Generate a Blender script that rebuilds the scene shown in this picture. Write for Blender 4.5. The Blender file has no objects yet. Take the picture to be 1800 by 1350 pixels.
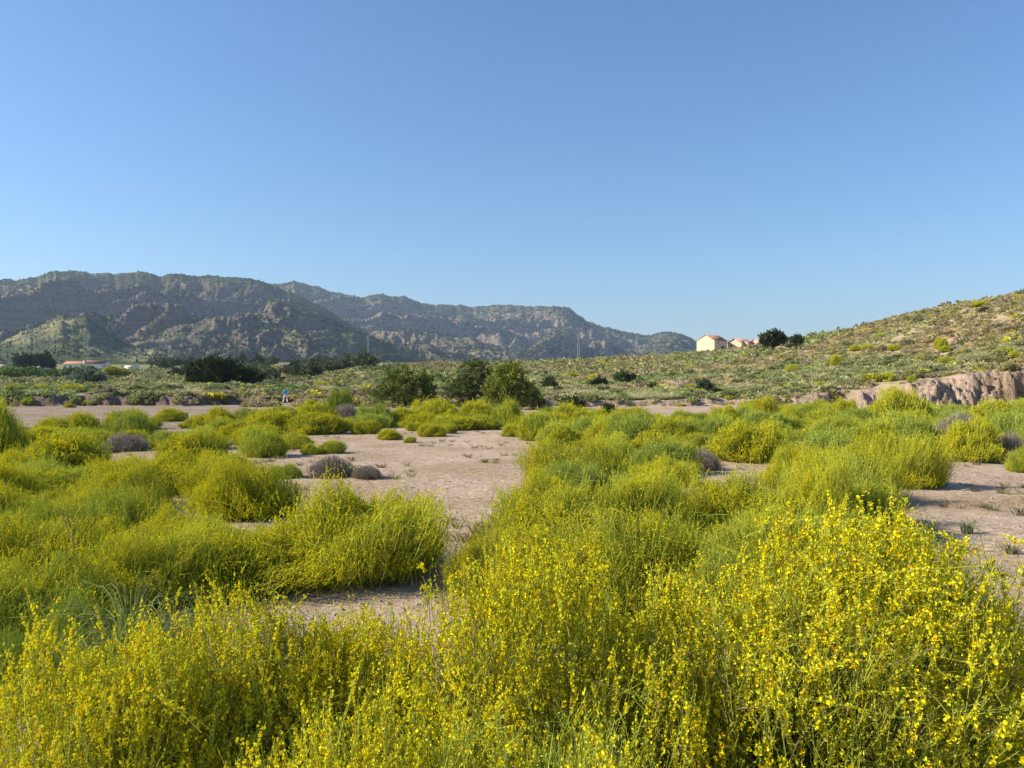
import bpy, math
import numpy as np
from mathutils import Vector, Matrix
R = math.radians
scene = bpy.context.scene
COL = scene.collection
FX, HY, ZC = 1360.0, 665.0, 2.0          # focal length in pixels of the 1800 px photo, horizon row, eye height

# ------------------------------------------------------------------ camera
cam_d = bpy.data.cameras.new("camera")
cam = bpy.data.objects.new("camera", cam_d); COL.objects.link(cam)
cam_d.sensor_width = 36.0
cam_d.lens = 36.0 * FX / 1800.0
cam_d.clip_start = 0.05; cam_d.clip_end = 40000
cam.location = (0, 0, ZC)
cam.rotation_euler = (R(90) - math.atan(10 / FX), 0, 0)
scene.camera = cam

# ------------------------------------------------------------------ light
SUN_EL, SUN_BACK = R(31), R(3)          # sun low, square on the left
sdir = Vector((-math.cos(SUN_EL) * math.cos(SUN_BACK), -math.cos(SUN_EL) * math.sin(SUN_BACK), math.sin(SUN_EL)))
world = bpy.data.worlds.new("World"); scene.world = world
world.use_nodes = True
wn = world.node_tree.nodes; wl = world.node_tree.links
bg = wn["Background"]
sky = wn.new("ShaderNodeTexSky"); sky.sky_type = 'NISHITA'
sky.sun_disc = False
sky.sun_elevation = SUN_EL
sky.sun_rotation = math.atan2(sdir.x, sdir.y)
sky.altitude = 1500; sky.air_density = 1.5; sky.dust_density = 0.9; sky.ozone_density = 8.0
wl.new(sky.outputs[0], bg.inputs[0]); bg.inputs[1].default_value = 0.094
sun_d = bpy.data.lights.new("sun", 'SUN'); sun = bpy.data.objects.new("sun", sun_d); COL.objects.link(sun)
sun_d.energy = 5.0; sun_d.angle = R(0.5); sun_d.color = (1.0, 0.90, 0.74)
sun.rotation_euler = sdir.to_track_quat('Z', 'Y').to_euler()
scene.view_settings.view_transform = 'Standard'
scene.view_settings.look = 'None'
scene.view_settings.exposure = 0.80
scene.view_settings.gamma = 1.0
scene.cycles.max_bounces = 6
scene.cycles.diffuse_bounces = 2
scene.cycles.transmission_bounces = 3
scene.cycles.volume_bounces = 0

# ------------------------------------------------------------------ noise
def _hash(ix, iy, s):
    h = (ix.astype(np.int64) * 374761393 + iy.astype(np.int64) * 668265263 + s * 1442695041) & 0xffffffff
    h = ((h ^ (h >> 13)) * 1274126177) & 0xffffffff
    h = (h ^ (h >> 16)) & 0xffffffff
    return h.astype(np.float64) / 4294967295.0 * 2 - 1
def vnoise(x, y, s=0):
    x = np.asarray(x, float); y = np.asarray(y, float)
    ix = np.floor(x); iy = np.floor(y); fx = x - ix; fy = y - iy
    fx = fx * fx * fx * (fx * (fx * 6 - 15) + 10); fy = fy * fy * fy * (fy * (fy * 6 - 15) + 10)
    a = _hash(ix, iy, s); b = _hash(ix + 1, iy, s); c = _hash(ix, iy + 1, s); d = _hash(ix + 1, iy + 1, s)
    return (a * (1 - fx) + b * fx) * (1 - fy) + (c * (1 - fx) + d * fx) * fy
def fbm(x, y, o=4, s=0, g=0.5):
    r = 0; a = 1; t = 0; c, sn = math.cos(0.6), math.sin(0.6)
    for k in range(o):
        r = r + a * vnoise(x, y, s + k * 17); t += a; a *= g
        x, y = (x * c - y * sn) * 2.03 + 7.1, (x * sn + y * c) * 2.03 + 3.7
    return r / t
def ridged(x, y, o=5, s=0, g=0.5):
    r = 0; a = 1; t = 0; c, sn = math.cos(0.5), math.sin(0.5)
    for k in range(o):
        r = r + a * (1 - np.abs(vnoise(x, y, s + k * 13)) * 2); t += a; a *= g
        x, y = (x * c - y * sn) * 2.07 + 5.3, (x * sn + y * c) * 2.07 + 1.9
    return r / t
def sstep(t):
    t = np.clip(t, 0, 1); return t * t * (3 - 2 * t)

# ------------------------------------------------------------------ terrain height
def yz(y, d): return ZC + (HY - y) * d / FX
NEAR = [(0.5, 0), (8, 0), (20, -.3), (40, -.6), (60, -.65)]
TAB = {  # column (azimuth as photo x) : list of (depth, height)
  -400: [(72, -.65), (80, -.5), (130, yz(683, 130)), (250, yz(668, 250)), (500, yz(651, 500)), (900, yz(643, 900))],
  0:    [(72, -.65), (80, -.55), (100, yz(692, 100)), (130, yz(683, 130)), (180, yz(676, 180)), (250, yz(668, 250)), (350, yz(658, 350)), (500, yz(649, 500)), (900, yz(641, 900))],
  300:  [(72, -.65), (80, -.55), (100, yz(691, 100)), (130, yz(682, 130)), (180, yz(674, 180)), (250, yz(665, 250)), (350, yz(656, 350)), (500, yz(648, 500)), (900, yz(641, 900))],
  500:  [(72, -.68), (84, -.7), (100, yz(697, 100)), (130, yz(684, 130)), (180, yz(672, 180)), (250, yz(661, 250)), (350, yz(650, 350)), (500, yz(643, 500)), (900, yz(640, 900))],
  650:  [(72, -.65), (84, -.5), (100, yz(690, 100)), (125, yz(670, 125)), (160, yz(649, 160)), (180, yz(644, 180)), (250, yz(650, 250)), (350, yz(648, 350)), (500, yz(644, 500)), (900, yz(640, 900))],
  800:  [(72, -.6), (84, -.4), (100, yz(690, 100)), (130, yz(674, 130)), (180, yz(654, 180)), (230, yz(641, 230)), (260, yz(640, 260)), (350, yz(648, 350)), (500, yz(644, 500)), (900, yz(640, 900))],
  950:  [(72, -.6), (80, -.5), (100, yz(692, 100)), (130, yz(677, 130)), (180, yz(658, 180)), (250, yz(640, 250)), (290, yz(637, 290)), (400, yz(642, 400)), (900, yz(643, 900))],
  1100: [(72, -.6), (80, -.5), (100, yz(688, 100)), (130, yz(669, 130)), (180, yz(647, 180)), (240, yz(632, 240)), (270, yz(630, 270)), (350, yz(634, 350)), (900, yz(645, 900))],
  1250: [(72, -.5), (80, -.2), (100, yz(680, 100)), (130, yz(656, 130)), (180, yz(633, 180)), (235, yz(621, 235)), (270, yz(620, 270)), (350, yz(626, 350)), (900, yz(645, 900))],
  1400: [(66, -.6), (72, -.5), (90, yz(687, 90)), (110, yz(659, 110)), (140, yz(628, 140)), (180, yz(604, 180)), (205, yz(598, 205)), (260, yz(603, 260)), (500, yz(630, 500)), (900, yz(645, 900))],
  1600: [(62, -.6), (66, -.55), (80, yz(693, 80)), (100, yz(630, 100)), (125, yz(578, 125)), (145, yz(556, 145)), (165, yz(554, 165)), (220, yz(570, 220)), (500, yz(630, 500)), (900, yz(645, 900))],
  1800: [(60, -.6), (64, -.5), (75, yz(675, 75)), (90, yz(607, 90)), (105, yz(552, 105)), (120, yz(520, 120)), (135, yz(514, 135)), (170, yz(525, 170)), (300, yz(590, 300)), (900, yz(645, 900))],
  2400: [(50, -.6), (56, 0), (70, 5), (90, 13), (110, 17), (140, 18), (200, 16), (900, yz(645, 900))],
}
US = np.arange(-500, 2500, 10.0); LD = np.linspace(math.log(0.5), math.log(9000), 500)
cols = sorted(TAB)
prof = []
for c in cols:
    p = NEAR + TAB[c] + [(2500, yz(641, 2500)), (9000, yz(641, 9000))]
    if c > 1300: p = [q for q in p if q[0] < TAB[c][0][0] or q in TAB[c] or q[0] > 1000]
    p = sorted(set(p))
    prof.append(np.interp(LD, [math.log(a) for a, b in p], [b for a, b in p]))
prof = np.array(prof)
TBL = np.array([[0.0] * len(LD)] * len(US))
for j in range(len(LD)):
    TBL[:, j] = np.interp(US, cols, prof[:, j])
def blur(A, n, ax):
    k = np.hanning(n + 2)[1:-1]; k /= k.sum()
    pad = [(0, 0), (0, 0)]; pad[ax] = (n // 2, n // 2)
    return np.apply_along_axis(lambda v: np.convolve(v, k, 'valid'), ax, np.pad(A, pad, mode='edge'))
TBL = blur(TBL, 15, 0); TBL = blur(TBL, 9, 1)
BU = [-500, 0, 330, 470, 560, 900, 940, 1290, 1400, 1470, 1560, 1640, 1720, 1800, 2000, 2500]
BD = [74, 73, 74, 80, 90, 74, 70, 71, 66, 65, 62.5, 61, 60.5, 60, 55, 48]
BH = [1.1, .95, .9, .4, 0, 0, .5, .5, .85, 1.6, 2.0, 2.4, 2.8, 3.1, 4, 4]
def ud(x, y):
    r = np.hypot(x, y) + 1e-9; th = np.clip(np.arctan2(x, y), -0.80, 0.80)
    return 900 + FX * np.tan(th), r * np.cos(th)
def bank(x, y, u, d):
    bd = np.interp(u, BU, BD); bh = np.interp(u, BU, BH)
    big = np.clip((bh - .8) / 2, 0, 1)
    g = fbm(x / 5.0, y / 5.0, 3, 5) * (1.6 + 3.2 * big) + (ridged(x / 1.9, y / 2.2, 4, 9, .6) - .4) * (0.6 + 1.1 * big) + fbm(x / .7, y / .7, 3, 15) * (.35 + .3 * big)
    w = 1.2 + 2.6 * big
    s = (d - bd + g) / w
    return bh, s, big
def ground_z(x, y, fine=True):
    x = np.asarray(x, float); y = np.asarray(y, float)
    u, d = ud(x, y)
    fu = np.clip((u + 500) / 10.0, 0, len(US) - 1.001); fd = np.clip((np.log(np.maximum(d, .5)) - LD[0]) / (LD[1] - LD[0]), 0, len(LD) - 1.001)
    iu = fu.astype(int); idd = fd.astype(int); a = fu - iu; b = fd - idd
    z = (TBL[iu, idd] * (1 - a) + TBL[iu + 1, idd] * a) * (1 - b) + (TBL[iu, idd + 1] * (1 - a) + TBL[iu + 1, idd + 1] * a) * b
    bh, s, big = bank(x, y, u, d)
    st = sstep(s)
    z = z + bh * st * (1 + .25 * fbm(x / 4, y / 9, 2, 24) * st) * (1 - sstep((d - np.interp(u, BU, BD)) / 55) * .95)
    face = np.clip(1 - np.abs(s - .5) * 1.3, 0, 1)
    if fine:
        z = z + face * ((.3 + 1.0 * big) * fbm(x / 1.2, y / .7 , 5, 21, .68) + (.1 + .35 * big) * (ridged(x / 1.4, y / 1.1, 4, 22, .6) - .4))
        z = z + face * (.10 + .30 * big) * ridged(x / .55, y / .4, 3, 27, .6)
        z = z + fbm(x / 3.0, y / 3.0, 3, 2) * .05 + fbm(x / .5, y / .5, 3, 3) * .012
        far = np.clip((d - 75) / 60, 0, 1)
        z = z + far * fbm(x / 14, y / 14, 4, 4) * .45
    return z
def gz(x, y): return float(ground_z(np.array([x]), np.array([y]))[0])

# ------------------------------------------------------------------ mesh helpers
def mesh_data(name, V, F, mat, C=None, smooth=False):
    V = np.ascontiguousarray(V, np.float32); F = np.ascontiguousarray(F, np.int32)
    me = bpy.data.meshes.new(name); k = F.shape[1]
    me.vertices.add(len(V)); me.vertices.foreach_set("co", V.ravel())
    me.loops.add(F.size); me.loops.foreach_set("vertex_index", F.ravel())
    me.polygons.add(len(F)); me.polygons.foreach_set("loop_start", np.arange(0, F.size, k, dtype=np.int32))
    if C is not None:
        at = me.attributes.new("Col", 'FLOAT_COLOR', 'POINT')
        C4 = np.ones((len(V), 4), np.float32); C4[:, :3] = np.clip(C, 0, 1); at.data.foreach_set("color", C4.ravel())
    me.update(calc_edges=True)
    if smooth: me.polygons.foreach_set("use_smooth", np.ones(len(F), bool))
    if mat: me.materials.append(mat)
    return me
def ob(name, data, parent=None):
    o = bpy.data.objects.new(name, data); COL.objects.link(o)
    if parent is not None: o.parent = parent
    return o
def tag(o, label=None, cat=None, group=None, kind=None):
    if label: o['label'] = label
    if cat: o['category'] = cat
    if group: o['group'] = group
    if kind: o['kind'] = kind
    return o
class Geo:
    def __init__(s): s.V = []; s.F = []; s.C = []; s.n = 0
    def add(s, V, F, C):
        V = np.asarray(V, float).reshape(-1, 3); C = np.asarray(C, float)
        if C.ndim == 1: C = np.repeat(C[None], len(V), 0)
        s.V.append(V); s.F.append(np.asarray(F) + s.n); s.C.append(C); s.n += len(V)
    def mesh(s, name, mat, smooth=False):
        return mesh_data(name, np.concatenate(s.V), np.concatenate(s.F), mat, np.concatenate(s.C), smooth)
def nrm(a): return a / np.maximum(np.linalg.norm(a, axis=-1, keepdims=True), 1e-9)
def bez(P0, P1, P2, t):                      # P (N,3), t (N,K) -> (N,K,3)
    t = t[..., None]; return (1 - t) ** 2 * P0[:, None] + 2 * t * (1 - t) * P1[:, None] + t ** 2 * P2[:, None]
def bezt(P0, P1, P2, t):
    t = t[..., None]; return nrm(2 * (1 - t) * (P1 - P0)[:, None] + 2 * t * (P2 - P1)[:, None])
def ribbons(rng, P0, P1, P2, K, w0, w1):
    N = len(P0); t = np.repeat(np.linspace(0, 1, K + 1)[None], N, 0)
    P = bez(P0, P1, P2, t); T = bezt(P0, P1, P2, t)
    S = nrm(np.cross(T, rng.normal(size=(N, 1, 3)) + 1e-6))
    w = (w0 + (w1 - w0) * t)[..., None] * .5
    V = np.stack([P - S * w, P + S * w], 2)          # N,K+1,2,3
    idx = np.arange(N * (K + 1) * 2).reshape(N, K + 1, 2)
    F = np.stack([idx[:, :-1, 0], idx[:, :-1, 1], idx[:, 1:, 1], idx[:, 1:, 0]], -1).reshape(-1, 4)
    return V.reshape(-1, 3), F
def stamp(rng, tpl, pos, axis, size):              # tpl (Q,4,3) quads; x along axis
    N = len(pos); a = nrm(axis); b = nrm(np.cross(a, rng.normal(size=(N, 3)))); c = np.cross(a, b)
    M = np.stack([a, b, c], 1) * np.asarray(size).reshape(-1, 1, 1)
    V = np.einsum('qkj,nji->nqki', tpl, M) + pos[:, None, None]
    return V.reshape(-1, 3), np.arange(N * tpl.shape[0] * 4).reshape(-1, 4)
FLOWER = np.array([[(0,0,0),(.35,.5,.25),(.25,.35,.85),(.15,0,.95)], [(0,0,0),(.35,-.5,.25),(.25,-.35,.85),(.15,0,.95)],
                   [(0,0,0),(.45,.28,-.1),(1,.12,.05),(.5,0,.2)], [(0,0,0),(.45,-.28,-.1),(1,-.12,.05),(.5,0,.2)]])
LEAF = np.array([[(0,0,0),(.45,.16,.03),(1,0,.12),(.45,-.16,.03)]])
TUFT2 = np.array([[(0,-.4,0),(.9,-.3,.1),(1,.35,.2),(0,.4,0)], [(0,0,-.4),(.8,.1,-.35),(1,.1,.35),(0,0,.4)]])
SPRAY = np.array([[(0,-.12,0),(.6,-.3,.05),(1,0,.15),(.5,.3,0)]])
def box(cx, cy, cz, sx, sy, sz):
    V = np.array([(x, y, z) for x in (-.5, .5) for y in (-.5, .5) for z in (-.5, .5)]) * (sx, sy, sz) + (cx, cy, cz)
    return V, np.array([(0,1,3,2),(4,6,7,5),(0,4,5,1),(2,3,7,6),(0,2,6,4),(1,5,7,3)])
def tube(pts, rad, k=6):
    pts = np.asarray(pts, float); n = len(pts); V = []
    for i in range(n):
        t = nrm(pts[min(i + 1, n - 1)] - pts[max(i - 1, 0)]); a = np.cross(t, (.31, .95, .07)); a = nrm(a); b = np.cross(t, a)
        for j in range(k):
            q = 2 * math.pi * j / k; V.append(pts[i] + rad[i] * (math.cos(q) * a + math.sin(q) * b))
    F = [(i * k + j, i * k + (j + 1) % k, (i + 1) * k + (j + 1) % k, (i + 1) * k + j) for i in range(n - 1) for j in range(k)]
    return np.array(V), np.array(F)

# ------------------------------------------------------------------ materials
def newmat(name):
    m = bpy.data.materials.new(name); m.use_nodes = True; nt = m.node_tree; nt.nodes.clear()
    return m, nt, nt.nodes.new("ShaderNodeOutputMaterial")
def veg_mat(name, trans, tcol=(1, 1, 1)):
    m, nt, out = newmat(name); N = nt.nodes.new; L = nt.links.new
    at = N("ShaderNodeAttribute"); at.attribute_name = "Col"
    oi = N("ShaderNodeObjectInfo")
    mx = N("ShaderNodeMix"); mx.data_type = 'RGBA'; mx.blend_type = 'MULTIPLY'; mx.inputs[0].default_value = 1
    L(at.outputs['Color'], mx.inputs[6]); L(oi.outputs['Color'], mx.inputs[7])
    df = N("ShaderNodeBsdfDiffuse"); tr = N("ShaderNodeBsdfTranslucent")
    m2 = N("ShaderNodeMix"); m2.data_type = 'RGBA'; m2.blend_type = 'MULTIPLY'; m2.inputs[0].default_value = 1
    L(mx.outputs[2], m2.inputs[6]); m2.inputs[7].default_value = (*tcol, 1)
    L(mx.outputs[2], df.inputs[0]); L(m2.outputs[2], tr.inputs[0])
    ms = N("ShaderNodeMixShader"); ms.inputs[0].default_value = trans
    L(df.outputs[0], ms.inputs[1]); L(tr.outputs[0], ms.inputs[2]); L(ms.outputs[0], out.inputs[0])
    return m
M_LEAF = veg_mat("foliage", .20, (1.1, 1.05, .6))
M_PETAL = veg_mat("petals", .32, (1.05, 1.0, .6))
M_TREE = veg_mat("tree_foliage", .32)
M_CROWN = veg_mat("crown_leaves", .12)
def noise_mat(name, cols, scale, rough=.9, bump=0.0, bscale=None, stretch=(1, 1, 1), detail=8, spec=.2):
    m, nt, out = newmat(name); N = nt.nodes.new; L = nt.links.new
    tc = N("ShaderNodeTexCoord"); mp = N("ShaderNodeMapping"); mp.inputs['Scale'].default_value = stretch
    L(tc.outputs['Object'], mp.inputs[0])
    nz = N("ShaderNodeTexNoise"); nz.inputs['Scale'].default_value = scale; nz.inputs['Detail'].default_value = detail; nz.inputs['Roughness'].default_value = .65
    L(mp.outputs[0], nz.inputs['Vector'])
    cr = N("ShaderNodeValToRGB"); e = cr.color_ramp.elements
    e[0].position = .3; e[0].color = (*cols[0], 1); e[1].position = .7; e[1].color = (*cols[-1], 1)
    for i, c in enumerate(cols[1:-1]):
        q = e.new(.3 + .4 * (i + 1) / (len(cols) - 1)); q.color = (*c, 1)
    L(nz.outputs[0], cr.inputs[0])
    b = N("ShaderNodeBsdfPrincipled"); b.inputs['Roughness'].default_value = rough; b.inputs['Specular IOR Level'].default_value = spec
    L(cr.outputs[0], b.inputs['Base Color'])
    if bump:
        n2 = N("ShaderNodeTexNoise"); n2.inputs['Scale'].default_value = bscale or scale * 4; n2.inputs['Detail'].default_value = 6
        L(mp.outputs[0], n2.inputs['Vector'])
        bp = N("ShaderNodeBump"); bp.inputs['Strength'].default_value = bump; bp.inputs['Distance'].default_value = .05
        L(n2.outputs[0], bp.inputs['Height']); L(bp.outputs[0], b.inputs['Normal'])
    L(b.outputs[0], out.inputs[0])
    return m
M_BARK = noise_mat("bark", [(.06, .045, .035), (.14, .11, .09)], 8, bump=.4)

def ground_mat():
    m, nt, out = newmat("dry_ground"); N = nt.nodes.new; L = nt.links.new
    tc = N("ShaderNodeTexCoord"); at = N("ShaderNodeAttribute"); at.attribute_name = "Col"
    def nz(sc, det=8, ro=.6, st=None):
        n = N("ShaderNodeTexNoise"); n.inputs['Scale'].default_value = sc; n.inputs['Detail'].default_value = det; n.inputs['Roughness'].default_value = ro
        src = tc.outputs['Object']
        if st:
            mp = N("ShaderNodeMapping"); mp.inputs['Scale'].default_value = st; L(src, mp.inputs[0]); src = mp.outputs[0]
        L(src, n.inputs['Vector']); return n.outputs[0]
    def mix(f, a, b, mode='MIX'):
        x = N("ShaderNodeMix"); x.data_type = 'RGBA'; x.blend_type = mode
        if isinstance(f, float): x.inputs[0].default_value = f
        else: L(f, x.inputs[0])
        for s, v in ((6, a), (7, b)):
            if isinstance(v, tuple): x.inputs[s].default_value = (*v, 1)
            else: L(v, x.inputs[s])
        return x.outputs[2]
    def ramp(v, a, b):
        r = N("ShaderNodeMapRange"); L(v, r.inputs[0]); r.inputs[1].default_value = a; r.inputs[2].default_value = b; return r.outputs[0]
    g1 = ramp(nz(5.0, 10, .7), .38, .66)
    g2 = ramp(nz(60.0, 6, .7), .35, .68)
    g3 = ramp(nz(.35, 6), .40, .62)
    sp = ramp(nz(22, 4, .8, (1, 1.6, 1)), .60, .70)
    soil = mix(g1, (.74, .68, .62), (1.10, 1.06, 1.03))
    soil = mix(g2, soil, mix(1.0, soil, (1.18, 1.15, 1.1), 'MULTIPLY'))
    soil = mix(g3, soil, mix(1.0, soil, (.78, .74, .64), 'MULTIPLY'))
    soil = mix(sp, soil, mix(1.0, soil, (.62, .56, .46), 'MULTIPLY'))
    c = mix(1.0, at.outputs['Color'], soil, 'MULTIPLY')
    b = N("ShaderNodeBsdfPrincipled"); b.inputs['Roughness'].default_value = .95; b.inputs['Specular IOR Level'].default_value = .1
    L(c, b.inputs['Base Color'])
    ad = N("ShaderNodeMath"); ad.operation = 'MULTIPLY_ADD'; L(nz(40, 5, .7), ad.inputs[0]); ad.inputs[1].default_value = .35; L(nz(7, 8, .6), ad.inputs[2])
    bp = N("ShaderNodeBump"); bp.inputs['Strength'].default_value = .7; bp.inputs['Distance'].default_value = .09
    ge = N("ShaderNodeNewGeometry"); sx = N("ShaderNodeSeparateXYZ"); L(ge.outputs['True Normal'], sx.inputs[0])
    sl = ramp(sx.outputs[2], .93, .72)
    mu = N("ShaderNodeMath"); mu.operation = 'MULTIPLY'; L(nz(1.6, 9, .72, (1, 1, .45)), mu.inputs[0]); L(sl, mu.inputs[1])
    mu2 = N("ShaderNodeMath"); mu2.operation = 'MULTIPLY_ADD'; L(mu.outputs[0], mu2.inputs[0]); mu2.inputs[1].default_value = 9.0; L(ad.outputs[0], mu2.inputs[2])
    st_ = mix(ramp(nz(1.1, 5, .6, (.25, .25, 3.2)), .45, .6), c, mix(1.0, c, (.84, .80, .76), 'MULTIPLY'))
    c2 = mix(sl, c, st_); L(c2, b.inputs['Base Color'])
    L(mu2.outputs[0], bp.inputs['Height']); L(bp.outputs[0], b.inputs['Normal']); L(b.outputs[0], out.inputs[0])
    return m

def mountain_mat(name, tone=1.0, green=(.052, .064, .028), grass=(.175, .17, .075), rock=(.135, .105, .085), gamt=.5):
    m, nt, out = newmat(name); N = nt.nodes.new; L = nt.links.new
    tc = N("ShaderNodeTexCoord"); ge = N("ShaderNodeNewGeometry"); sx = N("ShaderNodeSeparateXYZ"); L(ge.outputs['True Normal'], sx.inputs[0])
    def nz(sc, det=6, ro=.6, st=None):
        n = N("ShaderNodeTexNoise"); n.inputs['Scale'].default_value = sc; n.inputs['Detail'].default_value = det; n.inputs['Roughness'].default_value = ro
        src = tc.outputs['Object']
        if st:
            mp = N("ShaderNodeMapping"); mp.inputs['Scale'].default_value = st; L(src, mp.inputs[0]); src = mp.outputs[0]
        L(src, n.inputs['Vector']); return n.outputs[0]
    def mix(f, a, b, mode='MIX'):
        x = N("ShaderNodeMix"); x.data_type = 'RGBA'; x.blend_type = mode
        if isinstance(f, float): x.inputs[0].default_value = f
        else: L(f, x.inputs[0])
        for s, v in ((6, a), (7, b)):
            if isinstance(v, tuple): x.inputs[s].default_value = (*v, 1)
            else: L(v, x.inputs[s])
        return x.outputs[2]
    def ramp(v, a, b):
        r = N("ShaderNodeMapRange"); L(v, r.inputs[0]); r.inputs[1].default_value = a; r.inputs[2].default_value = b; return r.outputs[0]
    at = N("ShaderNodeAttribute"); at.attribute_name = "Col"; sc_ = N("ShaderNodeSeparateColor"); L(at.outputs['Color'], sc_.inputs[0])
    big = nz(.006, 8, .62)
    ad = N("ShaderNodeMath"); ad.operation = 'MULTIPLY_ADD'; L(sc_.outputs[0], ad.inputs[0]); ad.inputs[1].default_value = .45; L(big, ad.inputs[2])
    gr = ramp(ad.outputs[0], gamt + .15, gamt + .30)
    fine = ramp(nz(.09, 5, .75), .47, .60)
    c = mix(gr, green, grass)
    c = mix(fine, c, mix(1.0, c, (.45, .52, .55), 'MULTIPLY'))
    st = N("ShaderNodeMath"); st.operation = 'MULTIPLY_ADD'; L(nz(.03, 8, .7), st.inputs[0]); st.inputs[1].default_value = .5; L(sx.outputs[2], st.inputs[2])
    rk = ramp(st.outputs[0], 1.02, .84)
    rc = mix(ramp(nz(.05, 8, .7, (1, 1, 3)), .35, .65), rock, tuple(v * .55 for v in rock))
    c = mix(rk, c, rc)
    lay = ramp(nz(.02, 4, .6, (.3, .3, 6)), .5, .62)
    c = mix(lay, c, mix(1.0, c, (.75, .77, .8), 'MULTIPLY'))
    c = mix(1.0, c, (tone, tone, tone), 'MULTIPLY')
    b = N("ShaderNodeBsdfPrincipled"); b.inputs['Roughness'].default_value = 1; b.inputs['Specular IOR Level'].default_value = 0
    L(c, b.inputs['Base Color'])
    bp = N("ShaderNodeBump"); bp.inputs['Strength'].default_value = .9; bp.inputs['Distance'].default_value = 9
    L(nz(.04, 8, .7), bp.inputs['Height']); L(bp.outputs[0], b.inputs['Normal'])
    L(b.outputs[0], out.inputs[0]); return m

# ------------------------------------------------------------------ ground sheet
def build_ground():
    r = np.concatenate([[0.0], np.geomspace(.4, 57, 190), np.arange(57.15, 92, .16), np.geomspace(92.5, 700, 230), np.geomspace(720, 9000, 24)])
    th = np.concatenate([np.linspace(-math.pi, R(-44), 40, endpoint=False), np.linspace(R(-44), R(44), 900), np.linspace(R(44), math.pi, 41)[1:]])
    RR, TT = np.meshgrid(r, th, indexing='ij')
    X = RR * np.sin(TT); Y = RR * np.cos(TT)
    Z = ground_z(X.ravel(), Y.ravel()).reshape(X.shape)
    u, d = ud(X, Y)
    bh, s, big = bank(X, Y, u, d)
    # soil colours, with shade painted into the left bank: pinkish sand, olive ground cover on the terraces, buff eroded clay on the bluff
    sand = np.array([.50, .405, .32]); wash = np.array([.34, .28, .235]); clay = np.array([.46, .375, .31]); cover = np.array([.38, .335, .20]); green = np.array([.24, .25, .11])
    C = np.repeat(sand[None], X.size, 0).reshape(X.shape + (3,))
    def lay(col, w):
        nonlocal C
        C = C * (1 - w[..., None]) + col * w[..., None]
    lay(wash, sstep((d - 24) / 15) * sstep((560 - u) / 200))
    past = sstep((s - 1.0) / 2.0)
    n = fbm(X / 9, Y / 9, 4, 31)
    lay(cover, past * np.clip(.62 + n * 1.3, 0, 1))
    lay(green, past * sstep((d - 120) / 60) * np.clip(.5 + fbm(X / 30, Y / 30, 3, 33) * 1.5, 0, 1) * sstep((1350 - u) / 250))
    lay(green, sstep((d - 350) / 200))
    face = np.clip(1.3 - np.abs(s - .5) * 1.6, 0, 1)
    lay(clay * .55 + np.array([.0, .0, .012]), face * (u < 620))  # painted shade: left bank face gets the clay darkened and slightly blued
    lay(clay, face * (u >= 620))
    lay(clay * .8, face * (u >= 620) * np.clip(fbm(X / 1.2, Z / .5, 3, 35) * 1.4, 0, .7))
    nr, nt_ = X.shape
    idx = np.arange(nr * nt_).reshape(nr, nt_)
    F = np.stack([idx[:-1, :-1], idx[:-1, 1:], idx[1:, 1:], idx[1:, :-1]], -1).reshape(-1, 4)[:, ::-1]
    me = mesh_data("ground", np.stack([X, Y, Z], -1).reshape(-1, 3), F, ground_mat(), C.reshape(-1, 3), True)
    tag(ob("ground", me), kind='structure')
build_ground()

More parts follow.
